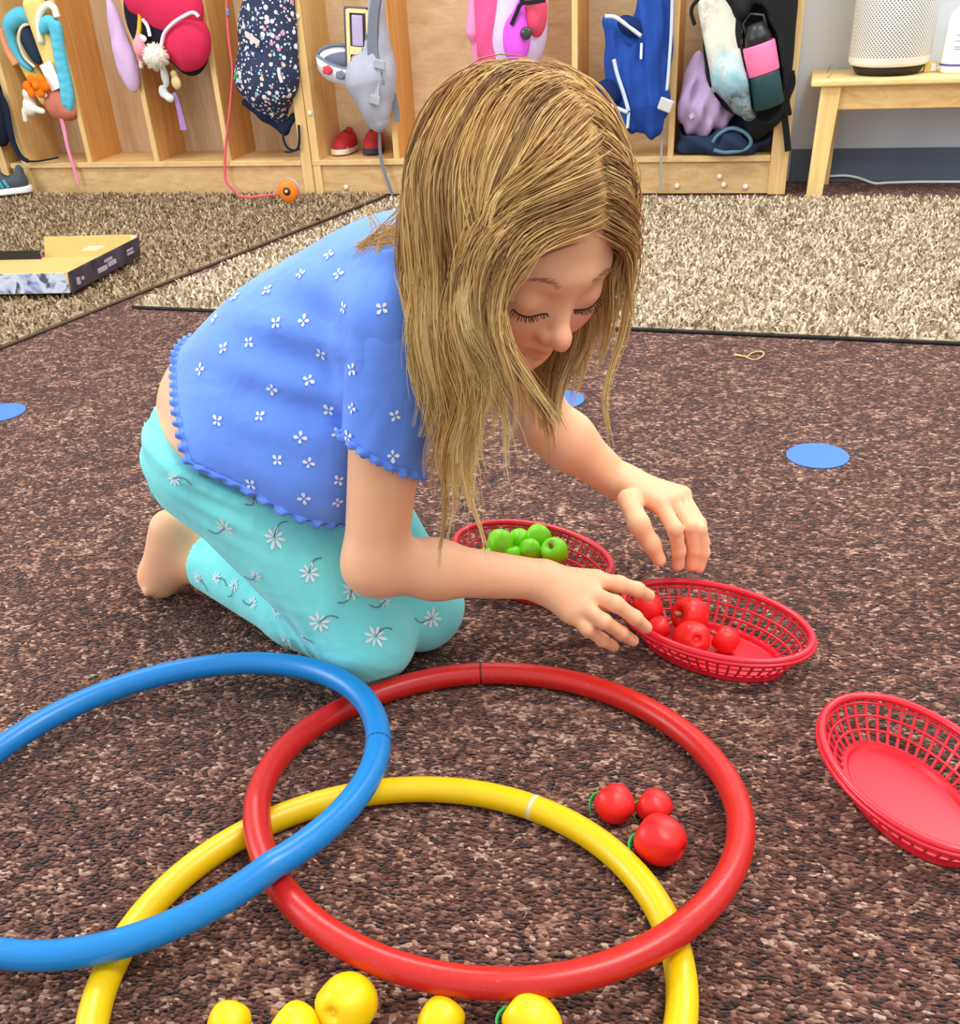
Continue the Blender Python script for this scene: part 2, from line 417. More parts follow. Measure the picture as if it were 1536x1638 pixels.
# ------------------------------------------------------------------ blue floor spots, rubber band
spotm = plain('blue_spot_vinyl', (76, 124, 204), 0.55, 0.3, 0.03)
spot_labels = ['round blue floor spot alone on open carpet, ringed by carpet on all sides', 'round blue floor spot by the edge of the olive brown rug', 'blue floor spot half hidden behind the hanging hair of the kneeling child']
for (px, py), lb in zip(((1308, 730), (0, 661), (893, 640)), spot_labels):
    c = at_z(px, py); mb = MB(); mb.lathe([(0.0485, 0.0), (0.0500, 0.001), (0.0495, 0.0022), (0.001, 0.0024)], c, None, 40)
    tag(mb.build('floor_spot', spotm, None, False, c), lb, 'floor marker', 'blue floor spots')
c = at_z(1199, 571); mb = MB(); pts = []
for k in range(60):
    a = 2*math.pi*k/60; pts.append(c+np.array([0.026*math.cos(a)+0.004*math.cos(3*a), 0.017*math.sin(2*a+0.5)*0.7+0.012*math.sin(a), 0.003+0.002*math.cos(2*a)]))
mb.tube(pts, 0.0016, 6, True); tag(mb.build('rubber_band', plain('rubber_band_tan', (214, 180, 116), 0.6), None, True, c), 'tan rubber band twisted on the brown carpet', 'rubber band')

# ------------------------------------------------------------------ hula hoops
HR = 0.0132
def glossy_plastic(name, c, wear):
    t = NT(name); v = t.coord(); n = t.noise(v, 30, 4, 0.6); sc = t.noise(t.coord(scale=(3, 3, 3)), 60, 5, 0.75)
    b = lin(c); k = t.ramp(sc.outputs['Fac'], [(0.62, (0, 0, 0, 1)), (0.74, (1, 1, 1, 1))])
    base = t.mix(n.outputs['Fac'], tuple(x*0.88 for x in b[:3])+(1,), b)
    t.color(t.mix(t.math('MULTIPLY', k, wear), base, tuple(min(1, x*0.6+0.35) for x in b[:3])+(1,)))
    t.l(t.math('ADD', t.math('MULTIPLY', sc.outputs['Fac'], 0.25), 0.2), t.b.inputs['Roughness']); t.b.inputs['Specular IOR Level'].default_value = 0.5
    return t.m
HOOPS = []
def hoop(label, cen, ax, ang, zpts, mat, seam_px, seam_mat, seam_w):
    N = 160; th = np.arange(N)*2*np.pi/N; ca, sa = math.cos(math.radians(ang)), math.sin(math.radians(ang))
    x = ax[0]*np.cos(th); y = ax[1]*np.sin(th); X = cen[0]+x*ca-y*sa; Y = cen[1]+x*sa+y*ca
    # heights at given world azimuths, smoothly interpolated round the ring
    az = np.arctan2(Y-cen[1], X-cen[0]); ka = np.array([math.radians(a) for a, _ in zpts]); kz = np.array([z for _, z in zpts])
    dd = np.abs((az[:, None]-ka[None]+np.pi) % (2*np.pi)-np.pi); o = np.argsort(ka); ka, kz = ka[o], kz[o]
    kk = np.concatenate([ka-2*np.pi, ka, ka+2*np.pi]); zz = np.concatenate([kz]*3); Z = np.interp(az, kk, zz)
    for _ in range(25): Z = 0.5*Z+0.25*(np.roll(Z, 1)+np.roll(Z, -1))
    for _ in range(60):                            # lift the tube until it rests on the hoops beneath it
        Z = 0.5*Z+0.25*(np.roll(Z, 1)+np.roll(Z, -1)) if _ < 40 else Z
        for Q in HOOPS:
            dx = np.hypot(X[:, None]-Q[None, :, 0], Y[:, None]-Q[None, :, 1]); rr_ = 2.10*HR
            Z = np.maximum(Z, np.where(dx < rr_, Q[None, :, 2]+np.sqrt(np.maximum(rr_**2-dx**2, 0)), 0).max(1))
    P = np.stack([X, Y, Z], 1); HOOPS.append(P)
    r = thing('hula_hoop', label, 'hula hoop', (cen[0], cen[1], 0))
    mb = MB(); mb.tube(P, HR, 16, True); mb.build('tube', mat, r, True)
    pr = np.array([px_of(p) for p in P]); i = int(np.argmin(((pr-np.array(seam_px))**2).sum(1)))
    d = nrm(P[(i+1) % N]-P[i-1]); mb = MB(); mb.tube([P[i]-d*seam_w, P[i], P[i]+d*seam_w], HR*1.012, 16); mb.build('joint_band', seam_mat, r, True)
    return P
def px_of(p):
    c = RC.T@(np.asarray(p, float)-CC); return (PPX+FPX*c[0]/-c[2], PPY-FPX*c[1]/-c[2])
hoop('yellow plastic hula hoop flat on carpet, lowest of the three overlapping', (-0.0933, 0.5618), (0.2415, 0.2282), -175.8, [(0, HR), (180, HR)], glossy_plastic('yellow_plastic', (250, 206, 8), 0.25), (850, 1293), plain('clear_tape', (228, 214, 170), 0.4), 0.0025)
hoop('red plastic hula hoop lying over the yellow one, around three loose apples', (0.005, 0.7554), (0.2375, 0.2228), 141.5,
     [(90, HR), (130, HR), (50, HR), (20, HR+0.002), (-15, 2.2*HR), (-33, 3.05*HR), (-60, 2.9*HR), (-90, 2.8*HR), (-120, 2.9*HR), (-170, 3.02*HR), (-195, 2.6*HR), (-215, 1.5*HR)],
     glossy_plastic('red_plastic', (206, 34, 26), 0.35), (774, 1076), plain('red_seam', (120, 22, 20), 0.5), 0.0012)
hoop('blue plastic hula hoop on top of the red and yellow hoops', (-0.3351, 0.7901), (0.2301, 0.2015), -156.1,
     [(0, 4.2*HR), (25, 4.3*HR), (-20, 4.8*HR), (-40, 5.0*HR), (-65, 4.2*HR), (-85, 3.1*HR), (-110, 2.6*HR), (-140, 2.2*HR), (180, 1.8*HR), (150, 2.0*HR), (110, 2.6*HR), (70, 3.2*HR)],
     glossy_plastic('blue_plastic', (14, 132, 208), 0.35), (614, 1185), plain('blue_seam', (10, 78, 130), 0.5), 0.0012)

# ------------------------------------------------------------------ oval plastic baskets
redb = plain('basket_red_plastic', (226, 30, 48), 0.32, 0.5, 0.06, 20, coat=0.2, sss=0.0)
def make_basket(label, cen, ang, tilt=(0, 0)):
    r = thing('oval_basket', label, 'basket', (cen[0], cen[1], 0), 'red oval baskets')
    ca, sa = math.cos(math.radians(ang)), math.sin(math.radians(ang)); ax = np.array([[ca, sa, 0], [-sa, ca, 0], [0, 0, 1]])
    o = np.array([cen[0], cen[1], 0.0])
    def P(a, b, z, th):
        return o+np.array([a*math.cos(th), b*math.sin(th), z+tilt[0]*a*math.cos(th)+tilt[1]*b*math.sin(th)])@ax
    prof = [(0.086, 0.046, 0.006), (0.098, 0.057, 0.017), (0.107, 0.0645, 0.029), (0.1135, 0.0705, 0.041), (0.116, 0.073, 0.047)]
    N = 96; th = np.arange(N)*2*np.pi/N
    mb = MB(); mb.tube([P(0.1165, 0.0735, 0.0475, t) for t in th], 0.0042, 10, True); mb.tube([P(0.1195, 0.0765, 0.0440, t) for t in th], 0.0030, 8, True); mb.build('rim', redb, r, True)
    mb = MB()
    for (a, b, z) in prof[1:4]: mb.tube([P(a, b, z, t) for t in th], 0.0017, 5, True)
    mb.build('lattice_ring', redb, r, True)
    mb = MB(); nr = 46
    for k in range(nr):
        t = 2*math.pi*(k+0.5)/nr
        t = t+0.10*math.sin(2*t)
        mb.ribbon([P(a, b, z, t) for a, b, z in prof], P(1, 1, 0, t+math.pi/2)-o, 0.0030, 0.0016)
    mb.build('lattice_rib', redb, r)
    n = N; V = [P(0.090, 0.050, 0.0085, t) for t in th]+[P(0.084, 0.044, 0.0085, t) for t in th]+[P(0.081, 0.0415, 0.0045, t) for t in th]+[P(0.090, 0.050, 0.0015, t) for t in th]
    F = [(i, (i+1) % n, n+(i+1) % n, n+i) for i in range(n)]+[(n+i, n+(i+1) % n, 2*n+(i+1) % n, 2*n+i) for i in range(n)]+[(3*n+i, 3*n+(i+1) % n, (i+1) % n, i) for i in range(n)]+[tuple(range(2*n, 3*n)), tuple(range(4*n-1, 3*n-1, -1))]
    mesh_obj('base', V, F, redb, r)
    return r
make_basket('red oval plastic basket holding green apples', (0.0752, 1.2046), 139.9)
make_basket('red oval plastic basket holding red apples beside the child\'s fingers', (0.2779, 1.017), 141.4)
make_basket('empty red oval plastic basket standing on the carpet', (0.4097, 0.739), -76.4)

# ------------------------------------------------------------------ toy apples
def apple_mesh():
    prof = [(0.0008, 0.70), (0.10, 0.71), (0.22, 0.80), (0.40, 0.89), (0.62, 0.88), (0.82, 0.74), (0.95, 0.50), (1.0, 0.20), (0.985, -0.10), (0.90, -0.42), (0.76, -0.66), (0.60, -0.82), (0.44, -0.90), (0.28, -0.90), (0.16, -0.80), (0.10, -0.78), (0.0008, -0.82)]
    return spline(prof, 64), lambda th, z: 1+0.045*np.cos(5*th)*(1 if z < -0.3 else max(0, (0.2-z)/0.5) if z < 0.2 else 0)
_prof, _lob = apple_mesh()
_bm = MB(); _bm.lathe(_prof, (0, 0, 0), None, 30, _lob)
_apm = {}
applem = {'red': plain('toy_red', (232, 32, 30), 0.38, 0.45, 0.05, 20), 'green': plain('toy_green', (128, 220, 12), 0.38, 0.45, 0.06, 20), 'yellow': plain('toy_yellow', (250, 206, 6), 0.38, 0.45, 0.04, 20)}
stemm = plain('toy_stem', (158, 108, 72), 0.5); leafm = plain('toy_leaf', (60, 176, 86), 0.45)
def raw_mesh(name, v, f, mat, smooth=True):
    me = bpy.data.meshes.new(name); me.from_pydata([tuple(map(float, p)) for p in v], [], f); me.update()
    if smooth: me.polygons.foreach_set('use_smooth', [True]*len(me.polygons))
    me.materials.append(mat); return me
for cn in applem: _apm[cn] = raw_mesh('apple_flesh', np.concatenate(_bm.v), _bm.f, applem[cn])
_sm = MB(); _sm.tube(spline([(0, 0, 0.68), (0.02, 0, 0.9), (0.08, 0.02, 1.12), (0.16, 0.03, 1.26)], 12), np.linspace(0.13, 0.17, 13), 8)
_stem_me = raw_mesh('stem', np.concatenate(_sm.v), _sm.f, stemm)
def leaf_verts():
    L = spline([(0.05, 0, 0.86), (0.45, 0, 1.02), (0.85, 0, 0.95), (1.18, 0, 0.62), (1.34, 0, 0.22)], 16); n = len(L); wv = 0.03+0.26*np.sin(np.linspace(0.15, math.pi*0.98, n))
    V = []; F = []
    for i, p in enumerate(L):
        for s_, dz in ((-1, 0.03), (0, -0.03), (1, 0.03)): V.append((p[0], s_*wv[i], p[2]+dz))
    m = len(V); V += [(x, y, z-0.06) for x, y, z in V]
    for i in range(n-1):
        for k in (0, 1):
            a = i*3+k; F.append((a, a+1, a+4, a+3)); F.append((m+a+3, m+a+4, m+a+1, m+a))
        F.append((i*3, i*3+3, m+i*3+3, m+i*3)); F.append((i*3+2, m+i*3+2, m+i*3+5, i*3+5))
    return V, F
_leaf_me = raw_mesh('leaf', *leaf_verts(), leafm)
def apple(cn, px, py, wpx, stem_dir, label, group, zbase=0.0, leaf_dir=None, leaf=True, squash=1.0):
    r = 0.02
    for _ in range(6):
        P = at_z(px, py, zbase+r*0.93); r = wpx*0.5*np.linalg.norm(P-CC)/FPX*(1.06 if cn == 'green' else 1.0)
    z = nrm(stem_dir); ref = np.array([0, 0, 1.0]) if abs(z[2]) < 0.9 else np.array([1.0, 0, 0]); x = nrm(np.cross(ref, z)); y = np.cross(z, x)
    if leaf_dir is not None:
        x = np.asarray(leaf_dir, float); x = nrm(x-z*(x@z)); y = np.cross(z, x)
    e = bpy.data.objects.new('toy_apple', None); COL.objects.link(e); e.empty_display_size = 0.02
    tag(e, label, 'toy apple', group)
    M = Matrix([[x[i]*r, y[i]*r, z[i]*r*squash, P[i]] for i in range(3)]+[[0, 0, 0, 1]]); e.matrix_world = M
    for nm, me in (('flesh', _apm[cn]), ('stem', _stem_me))+((('leaf', _leaf_me),) if leaf else ()):
        o = bpy.data.objects.new(nm, me); COL.objects.link(o); o.parent = e
    return e
g = 'red toy apples inside the red hoop'
apple('red', 985, 1287, 62, (-0.40, 0.75, 0.35), 'red toy apple lying apart with its leaf pointing away from the two touching apples', g, 0, (-0.9, -0.2, -0.3), True, 0.98)
apple('red', 1048, 1291, 55, (-0.7, 0.6, 0.25), 'smallest red toy apple, touching the biggest one inside the red hoop', g, 0, (-0.5, -0.7, -0.5))
apple('red', 1058, 1345, 79, (-0.72, 0.62, 0.1), 'biggest red toy apple inside the red hoop, green leaf on the carpet', g, 0, (-0.5, -0.75, -0.4))
g = 'red toy apples in the basket'
apple('red', 1105, 984, 57, (-0.6, -0.3, 0.3), 'red toy apple at the back of the pile in the basket', g, 0.010, None, False)
apple('red', 1107, 1022, 58, (-0.1, 0.85, -0.5), 'red toy apple showing its dimpled bottom in the basket', g, 0.008, None, False)
apple('red', 1162, 1024, 42, (-0.8, 0.4, 0.4), 'small red toy apple alone towards the bare end of the basket', g, 0.006, None, False)
apple('red', 1036, 972, 48, (-0.5, 0.5, 0.6), 'red toy apple under the reaching fingers in the basket', g, 0.020, None, False)
apple('red', 1053, 1004, 36, (0.9, 0.1, 0.2), 'small red toy apple touched by a fingertip, stem toward the pile', g, 0.014, None, False)
g = 'green toy apples in the basket'
apple('green', 800, 870, 39, (0.2, 0.8, 0.6), 'egg-shaped green toy apple at the end of the pile in the basket', g, 0.024, None, False, 1.1)
apple('green', 831, 865, 34, (-0.1, 0.9, 0.3), 'green toy apple in the middle of the back row of the green pile', g, 0.018, None, False)
apple('green', 860, 860, 38, (0.6, 0.6, 0.4), 'green toy apple topmost of the green pile', g, 0.026, None, False)
apple('green', 849, 880, 36, (0.9, 0.1, 0.35), 'green toy apple with its stem pressed against its neighbour', g, 0.016, None, False)
apple('green', 888, 882, 40, (-0.4, -0.4, 0.8), 'pale green toy apple nearest the bare end of the green basket', g, 0.022, None, False)
apple('green', 785, 890, 34, (-0.3, 0.2, 0.8), 'green toy apple low in the basket, showing a reddish rim beside it', g, 0.010, None, False)
apple('green', 817, 891, 35, (0, 0.3, 0.9), 'green toy apple low in the basket behind the forearm', g, 0.010, None, False)
g = 'yellow toy apples inside the yellow hoop'
apple('yellow', 366, 1638, 62, (0.2, 0.9, 0.15), 'yellow toy apple farthest along the row toward the blue hoop', g, 0, None, False)
apple('yellow', 474, 1645, 72, (-0.72, 0.5, 0.35), 'yellow toy apple with brown stem, touching the biggest yellow apple', g, 0, None, False)
apple('yellow', 553, 1607, 90, (0.35, 0.7, -0.45), 'biggest yellow toy apple with its dimpled base in view', g, 0.0, None, False)
apple('yellow', 704, 1634, 66, (0.62, 0.75, 0.3), 'yellow toy apple standing alone with a short brown stem', g, 0, None, False, 1.12)
apple('yellow', 853, 1634, 80, (-0.75, 0.62, 0.35), 'yellow toy apple with brown stem and green leaf beside the red hoop', g, 0, (-0.6, -0.7, -0.4), True, 1.15)
# ================================================================== LOCKERS AND THE THINGS IN THEM
VF = 3.719; VB_ = 3.935; LZ = 1.15; SHZ = 0.120
maple = wood('maple_edge', (240, 204, 142), (222, 176, 108), 'z'); mapleu = wood('maple_shelf', (236, 200, 142), (214, 168, 106), 'u')
ply = wood('orange_ply', (224, 168, 100), (200, 140, 74), 'z', 0.5, 0.6); pale = wood('pale_back', (232, 206, 166), (206, 172, 124), 'u', 0.55, 0.8); palev = wood('pale_back_upright', (226, 200, 160), (196, 160, 118), 'z', 0.55, 0.8)
basep = wood('base_board', (224, 188, 134), (198, 152, 94), 'u', 0.5, 0.9)
capm = plain('screw_cap_white', (240, 226, 208), 0.5)
def rb(mb, u0, u1, v0, v1, z0, z1, bev=0.002): return mb.box(room((u0+u1)/2, (v0+v1)/2, (z0+z1)/2), (abs(u1-u0)/2, abs(v1-v0)/2, abs(z1-z0)/2), ROOMAX, bev)
def solid(u0, u1, v0, v1, z0, z1): SOLID.append(rbox(room((u0+u1)/2, (v0+v1)/2, (z0+z1)/2), ROOMAX, (abs(u1-u0)/2, abs(v1-v0)/2, abs(z1-z0)/2), 0.0005))
def locker(label, u0, u1, divs, back, caps, sideL=0.03, sideR=0.03, base_u0=None):
    r = thing('cubby_locker', label, 'locker', room((u0+u1)/2, VF, 0))
    rb(MB(), u0, u1, VB_, VB_+0.012, SHZ, LZ, 0).build('back_panel', back, r)
    bu0 = u0 if base_u0 is None else base_u0
    rb(MB(), bu0, u1-0.0, VF+0.004, VF+0.022, 0.004, SHZ-0.018).build('base_panel', basep, r)
    rb(MB(), bu0, u1-sideR, VF-0.006, VB_, SHZ-0.018, SHZ).build('shelf_board', mapleu, r)
    rb(MB(), u0, u1, VF, VB_, LZ, LZ+0.02).build('top_panel', mapleu, r)
    rb(MB(), u0, u0+sideL, VF-0.004, VB_+0.01, 0.002, LZ).build('side_panel', maple, r)
    rb(MB(), u1-sideR, u1, VF-0.004, VB_+0.01, 0.002, LZ).build('side_panel', maple, r)
    solid(u0, u1, VB_, VB_+0.012, SHZ, LZ); solid(bu0, u1, VF-0.006, VB_, 0, SHZ); solid(u0, u0+sideL, VF-0.004, VB_+0.01, 0, LZ); solid(u1-sideR, u1, VF-0.004, VB_+0.01, 0, LZ)
    for u in divs:
        solid(u-0.0095, u+0.0095, VF-0.002, VB_, SHZ, LZ)
        d = rb(MB(), u-0.0075, u+0.0075, VF+0.006, VB_, SHZ, LZ, 0.001).build('divider', ply, r)
        rb(MB(), u-0.0095, u+0.0095, VF-0.002, VF+0.008, SHZ, LZ, 0.001).build('edge_trim', maple, d)
    for u, z in caps:
        c = room(u, VF-0.001 if z < 0.1 else VF-0.006, z)
        m = MB(); m.lathe([(0.0085, 0.0), (0.0085, 0.003), (0.006, 0.0045), (0.0005, 0.005)], c+(VA*0.004 if z < 0.1 else VA*0.002), np.stack([UA, ZA, -VA]), 16); m.build('screw_cap', capm, r, True)
    return r
locker('wooden cubby locker holding the yellow, red and speckled navy backpacks', -2.862, -1.655, (-2.562, -2.277, -1.981), palev, [], 0.026, 0.040, -2.915)
locker('wooden cubby locker holding the grey, pink, blue and black backpacks', -1.652, -0.008, (-1.332, -0.700, -0.383), pale, [(-1.636, 0.559), (-1.635, 0.270), (-1.535, 0.028), (-0.356, 0.028), (-0.220, 0.056), (-0.204, 0.031), (-0.134, 0.025)], 0.030, 0.055)
locker('wooden cubby locker behind the grey and teal sneaker', -3.55, -2.935, (-3.24,), palev, [])
locker_end = MB()

# ------------------------------------------------------------------ bag helpers (room coordinates)
def R3(u, v, z): return room(u, v, z)
def pu(x, y, v): return at_v(x, y, v)            # pixel on an upright plane parallel to the lockers
def rell(P, r, k=0.02, op='+', ax=None): return ell(P, ROOMAX if ax is None else ax, r, k, op)
def tilt_ax(roll=0.0, yaw=0.0, pitch=0.0):
    M = np.array(Matrix.Rotation(math.radians(roll), 3, 'Y'))@np.array(Matrix.Rotation(math.radians(pitch), 3, 'X'))@np.array(Matrix.Rotation(math.radians(yaw), 3, 'Z'))
    return (ROOMAX.T@M).T
def cloth(name, c, rough=0.8, var=0.12): return plain(name, c, rough, 0.2, var, 25, 0.4, 60)
def wob(amp, f):
    def fn(p, d): return d+amp*0.6*(np.sin(p[:, 0]*f*0.9+np.sin(p[:, 2]*f*0.37)*1.7)*np.sin(p[:, 2]*f*0.45+p[:, 1]*f*0.7+np.sin(p[:, 0]*f*0.3)*2)+0.5*np.sin(p[:, 0]*f*1.7-p[:, 2]*f*0.5))
    return fn
def path(pts, v, n=24): return spline([pu(x, y, v) if len(q) == 2 else pu(x, y, q[2]) for q in pts for x, y in [q[:2]]], n)

# --- yellow and sky-blue open backpack
g = 'backpacks hanging in the lockers'
yel_ = cloth('bag_yellow', (246, 214, 130)); sky = cloth('bag_sky_blue', (96, 196, 222), 0.5); cream = cloth('bag_cream', (248, 240, 220)); terr = cloth('bag_terracotta', (206, 122, 98)); peach = cloth('bag_peach', (244, 190, 110)); navyd = cloth('lining_navy', (44, 62, 84))
t = thing('backpack', 'yellow backpack with sky-blue trim hanging open in the end cubby', 'backpack', room(-2.70, VF, SHZ), g)
ax1 = tilt_ax(roll=-14)
bodyc = pu(82, 95, 3.74)
soft('front_panel', [rbox(pu(86, 90, 3.735), tilt_ax(roll=-8), (0.045, 0.03, 0.19), 0.028)], 0.006, yel_, t, wob(0.002, 40))
m = MB(); m.tube(path([(66, 70), (62, 30), (74, 9), (86, 12), (92, 28)], 3.70), 0.012, 8); m.build('trim', cream, t, True)
P_ = path([(70, 46), (74, 36), (83, 36), (90, 60), (95, 95), (103, 135), (106, 165)], 3.695, 14); P2_ = path([(92, 40), (97, 75), (104, 110), (112, 150), (111, 172)], 3.700, 14)
soft('blue_edge', [cone(P_[i], P_[i+1], 0.017, 0.017, 0.008) for i in range(14)]+[cone(P2_[i], P2_[i+1], 0.015, 0.015, 0.004) for i in range(14)], 0.005, sky, t)
soft('back_shell', [rbox(pu(48, 105, 3.80), tilt_ax(roll=-20), (0.035, 0.03, 0.14), 0.03), rell(pu(40, 60, 3.82), (0.06, 0.045, 0.075), 0.03)], 0.006, yel_, t, wob(0.002, 40))
m = MB(); m.tube(path([(52, 112), (32, 95), (18, 65), (16, 42), (30, 26), (48, 26), (60, 36)], 3.765), np.interp(np.arange(25), [0, 6, 14, 24], [0.010, 0.018, 0.030, 0.024]), 10); m.build('opening_rim', sky, t, True)
soft('lining', [rell(pu(46, 62, 3.775), (0.035, 0.02, 0.085), 0.01, ax=tilt_ax(roll=-14))], 0.005, navyd, t)
m = MB(); m.tube(path([(56, 108), (38, 90), (30, 62), (36, 42), (58, 36)], 3.755), 0.006, 6); m.build('lining_piping', cream, t, True)
m = MB(); q0 = pu(82, 122, 3.69); m.box(q0, (0.026, 0.003, 0.044), tilt_ax(roll=-16), 0.002); m.build('white_label', plain('label_white', (250, 248, 244), 0.7), t)
soft('lower_pocket', [rell(pu(96, 165, 3.72), (0.062, 0.04, 0.058), 0.02), rell(pu(112, 178, 3.72), (0.035, 0.035, 0.03), 0.02)], 0.006, terr, t, wob(0.002, 60))
m = MB(); m.tube(path([(2, 45), (6, 65), (14, 85), (26, 104)], 3.697), np.linspace(0.008, 0.014, 25), 8); m.build('shoulder_strap', cloth('strap_peach', (228, 150, 110)), t, True)
m = MB(); m.ribbon(path([(90, 158), (97, 185), (103, 210), (108, 235), (116, 262), (122, 282), (125, 296)], 3.70), UA, np.linspace(0.018, 0.009, 25), 0.003); m.build('pink_strap', cloth('strap_pink', (240, 150, 184)), t)
t = thing('plush_keychain', 'orange flower and white plush keychain clipped to the yellow backpack', 'keychain', pu(52, 170, 3.68))
soft('flower', [rell(pu(58+14*math.cos(a), 138+12*math.sin(a), 3.672), (0.018, 0.012, 0.018), 0.006) for a in np.arange(6)*1.047]+[ball(pu(58, 138, 3.665), 0.014, 0.004)], 0.004, cloth('orange_flower', (244, 122, 20)), t)
soft('plush', [ball(pu(46, 150, 3.685), 0.022), rell(pu(48, 170, 3.685), (0.026, 0.022, 0.032), 0.01), cone(pu(40, 178, 3.68), pu(41, 192, 3.68), 0.012, 0.009), cone(pu(58, 175, 3.68), pu(68, 178, 3.68), 0.012, 0.010), cone(pu(62, 150, 3.68), pu(72, 152, 3.68), 0.012, 0.009)], 0.004, cloth('white_plush', (246, 238, 222), 0.95), t)

# --- dark navy bag at the far end
t = thing('backpack', 'dark navy backpack with trailing strap at the end of the lockers', 'backpack', room(-2.98, VF, SHZ), g)
nv = cloth('bag_dark_navy', (30, 36, 54))
soft('bag_body', [rell(pu(-14, 165, 3.70), (0.055, 0.05, 0.15), 0.03)], 0.006, nv, t)
m = MB(); m.ribbon(path([(-4, 150), (8, 170), (14, 200), (20, 225), (33, 250), (45, 258)], 3.69), UA, np.linspace(0.035, 0.014, 25), 0.005); m.build('strap', nv, t)
m = MB(); m.ribbon(path([(45, 258), (60, 258), (78, 255), (93, 252)], 3.708), ZA, 0.006, 0.006); m.build('strap_end', nv, t)

# --- lavender jacket hanging on a divider
soft_l = soft('jacket_hood', [rell(pu(194, 62, 3.712), (0.024, 0.020, 0.13), 0.02, ax=tilt_ax(roll=-8)), rell(pu(203, 105, 3.706), (0.040, 0.022, 0.085), 0.03, ax=tilt_ax(roll=-8)), rell(pu(186, 60, 3.722), (0.018, 0.018, 0.08), 0.02)], 0.005, cloth('lavender_cloth', (218, 184, 222)), None, wob(0.003, 70), room(-2.30, VF, 0.2))
tag(soft_l, 'lavender jacket hanging beside the red and navy backpack', 'jacket')

# --- red and navy backpack with keychains
t = thing('backpack', 'red and navy backpack with keychains and a pompom', 'backpack', room(-2.13, VF, SHZ), g)
redc = cloth('bag_red', (216, 46, 86)); nvr = cloth('bag_black_navy', (28, 28, 42))
soft('bag_body', [rell(pu(264, -10, 3.72), (0.135, 0.07, 0.20), 0.05), rell(pu(300, 66, 3.715), (0.075, 0.06, 0.105), 0.05), rell(pu(230, 35, 3.72), (0.06, 0.05, 0.10), 0.05)], 0.007, nvr, t, wob(0.004, 30))
soft('upper_panel', [rell(pu(272, 6, 3.682), (0.125, 0.05, 0.095), 0.03, ax=tilt_ax(roll=16)), rell(pu(224, -8, 3.685), (0.06, 0.045, 0.075), 0.03)], 0.006, redc, t, wob(0.004, 45))
soft('front_pocket', [rell(pu(298, 70, 3.675), (0.080, 0.05, 0.085), 0.03, ax=tilt_ax(roll=25)), rell(pu(312, 60, 3.69), (0.05, 0.05, 0.07), 0.03)], 0.006, redc, t, wob(0.003, 55))
m = MB(); m.tube(path([(258, 75), (262, 55), (276, 38), (296, 25), (310, 20), (318, 27)], 3.626), 0.006, 6); m.build('piping', cloth('piping_white', (248, 236, 244)), t, True)
m = MB(); m.tube(path([(222, -5), (224, 20), (223, 45), (220, 62)], 3.66), 0.008, 6); m.build('lanyard', cloth('lanyard_yellow', (246, 190, 60)), t, True)
m = MB(); m.ribbon(path([(228, 30), (236, 42), (240, 58)], 3.655), UA, 0.012, 0.003); m.build('white_tag', cloth('tag_white', (240, 236, 232)), t)
P0 = pu(249, 89, 3.618); m = MB()
for k in range(900):
    d = nrm(rng.normal(size=3)); L_ = 0.046*(0.75+0.3*rng.random()); e2 = nrm(d+rng.normal(0, 0.25, 3)); m.tube([P0+d*0.012, P0+e2*L_*0.6, P0+e2*L_+np.array([0, 0, -0.004])], [0.0022, 0.0018, 0.0004], 3)
po_ = thing('pompom', 'white fluffy pompom hanging from the red backpack', 'pompom', P0)
o = m.build('fluff', plain('pompom_white', (248, 240, 222), 0.95, 0.1), po_, True); tag(o, kind='stuff')
soft('core', [ball(P0, 0.034)], 0.005, plain('pompom_white', (248, 240, 222)), po_)
t2 = thing('plush_keychain', 'small pink and yellow plush keychain beside the fluffy pompom', 'keychain', pu(222, 85, 3.65))
soft('plush', [rell(pu(223, 76, 3.640), (0.022, 0.02, 0.032), 0.01), ball(pu(224, 62, 3.658), 0.017, 0.006), rell(pu(226, 92, 3.66), (0.016, 0.014, 0.02), 0.01)], 0.004, cloth('plush_pink', (240, 158, 170)), t2)
soft('mane', [rell(pu(228, 62, 3.648), (0.016, 0.008, 0.012), 0.006)], 0.004, cloth('plush_cream', (250, 232, 214)), t2)
soft('foot', [cone(pu(226, 98, 3.655), pu(226, 106, 3.655), 0.008, 0.008)], 0.004, cloth('plush_cream', (250, 232, 214)), t2)
t3 = thing('charm_bunch', 'bunch of small charms with a purple ribbon below the pompom', 'keychain', pu(272, 130, 3.67))
soft('figurine', [rell(pu(264, 122, 3.67), (0.014, 0.012, 0.034), 0.008), rell(pu(261, 146, 3.668), (0.016, 0.012, 0.020), 0.008), cone(pu(262, 150, 3.665), pu(272, 157, 3.66), 0.012, 0.014, 0.008)], 0.004, cloth('charm_mint', (222, 232, 226)), t3)
soft('flower_charm', [rell(pu(282, 132, 3.668), (0.018, 0.012, 0.022), 0.008), ball(pu(278, 118, 3.668), 0.012, 0.006)], 0.004, cloth('charm_cream', (226, 206, 150)), t3)
m = MB(); m.ribbon(path([(278, 148), (284, 165), (290, 190), (294, 208)], 3.672), UA, np.linspace(0.012, 0.026, 25), 0.003); m.build('ribbon', cloth('ribbon_purple', (170, 130, 190)), t3)

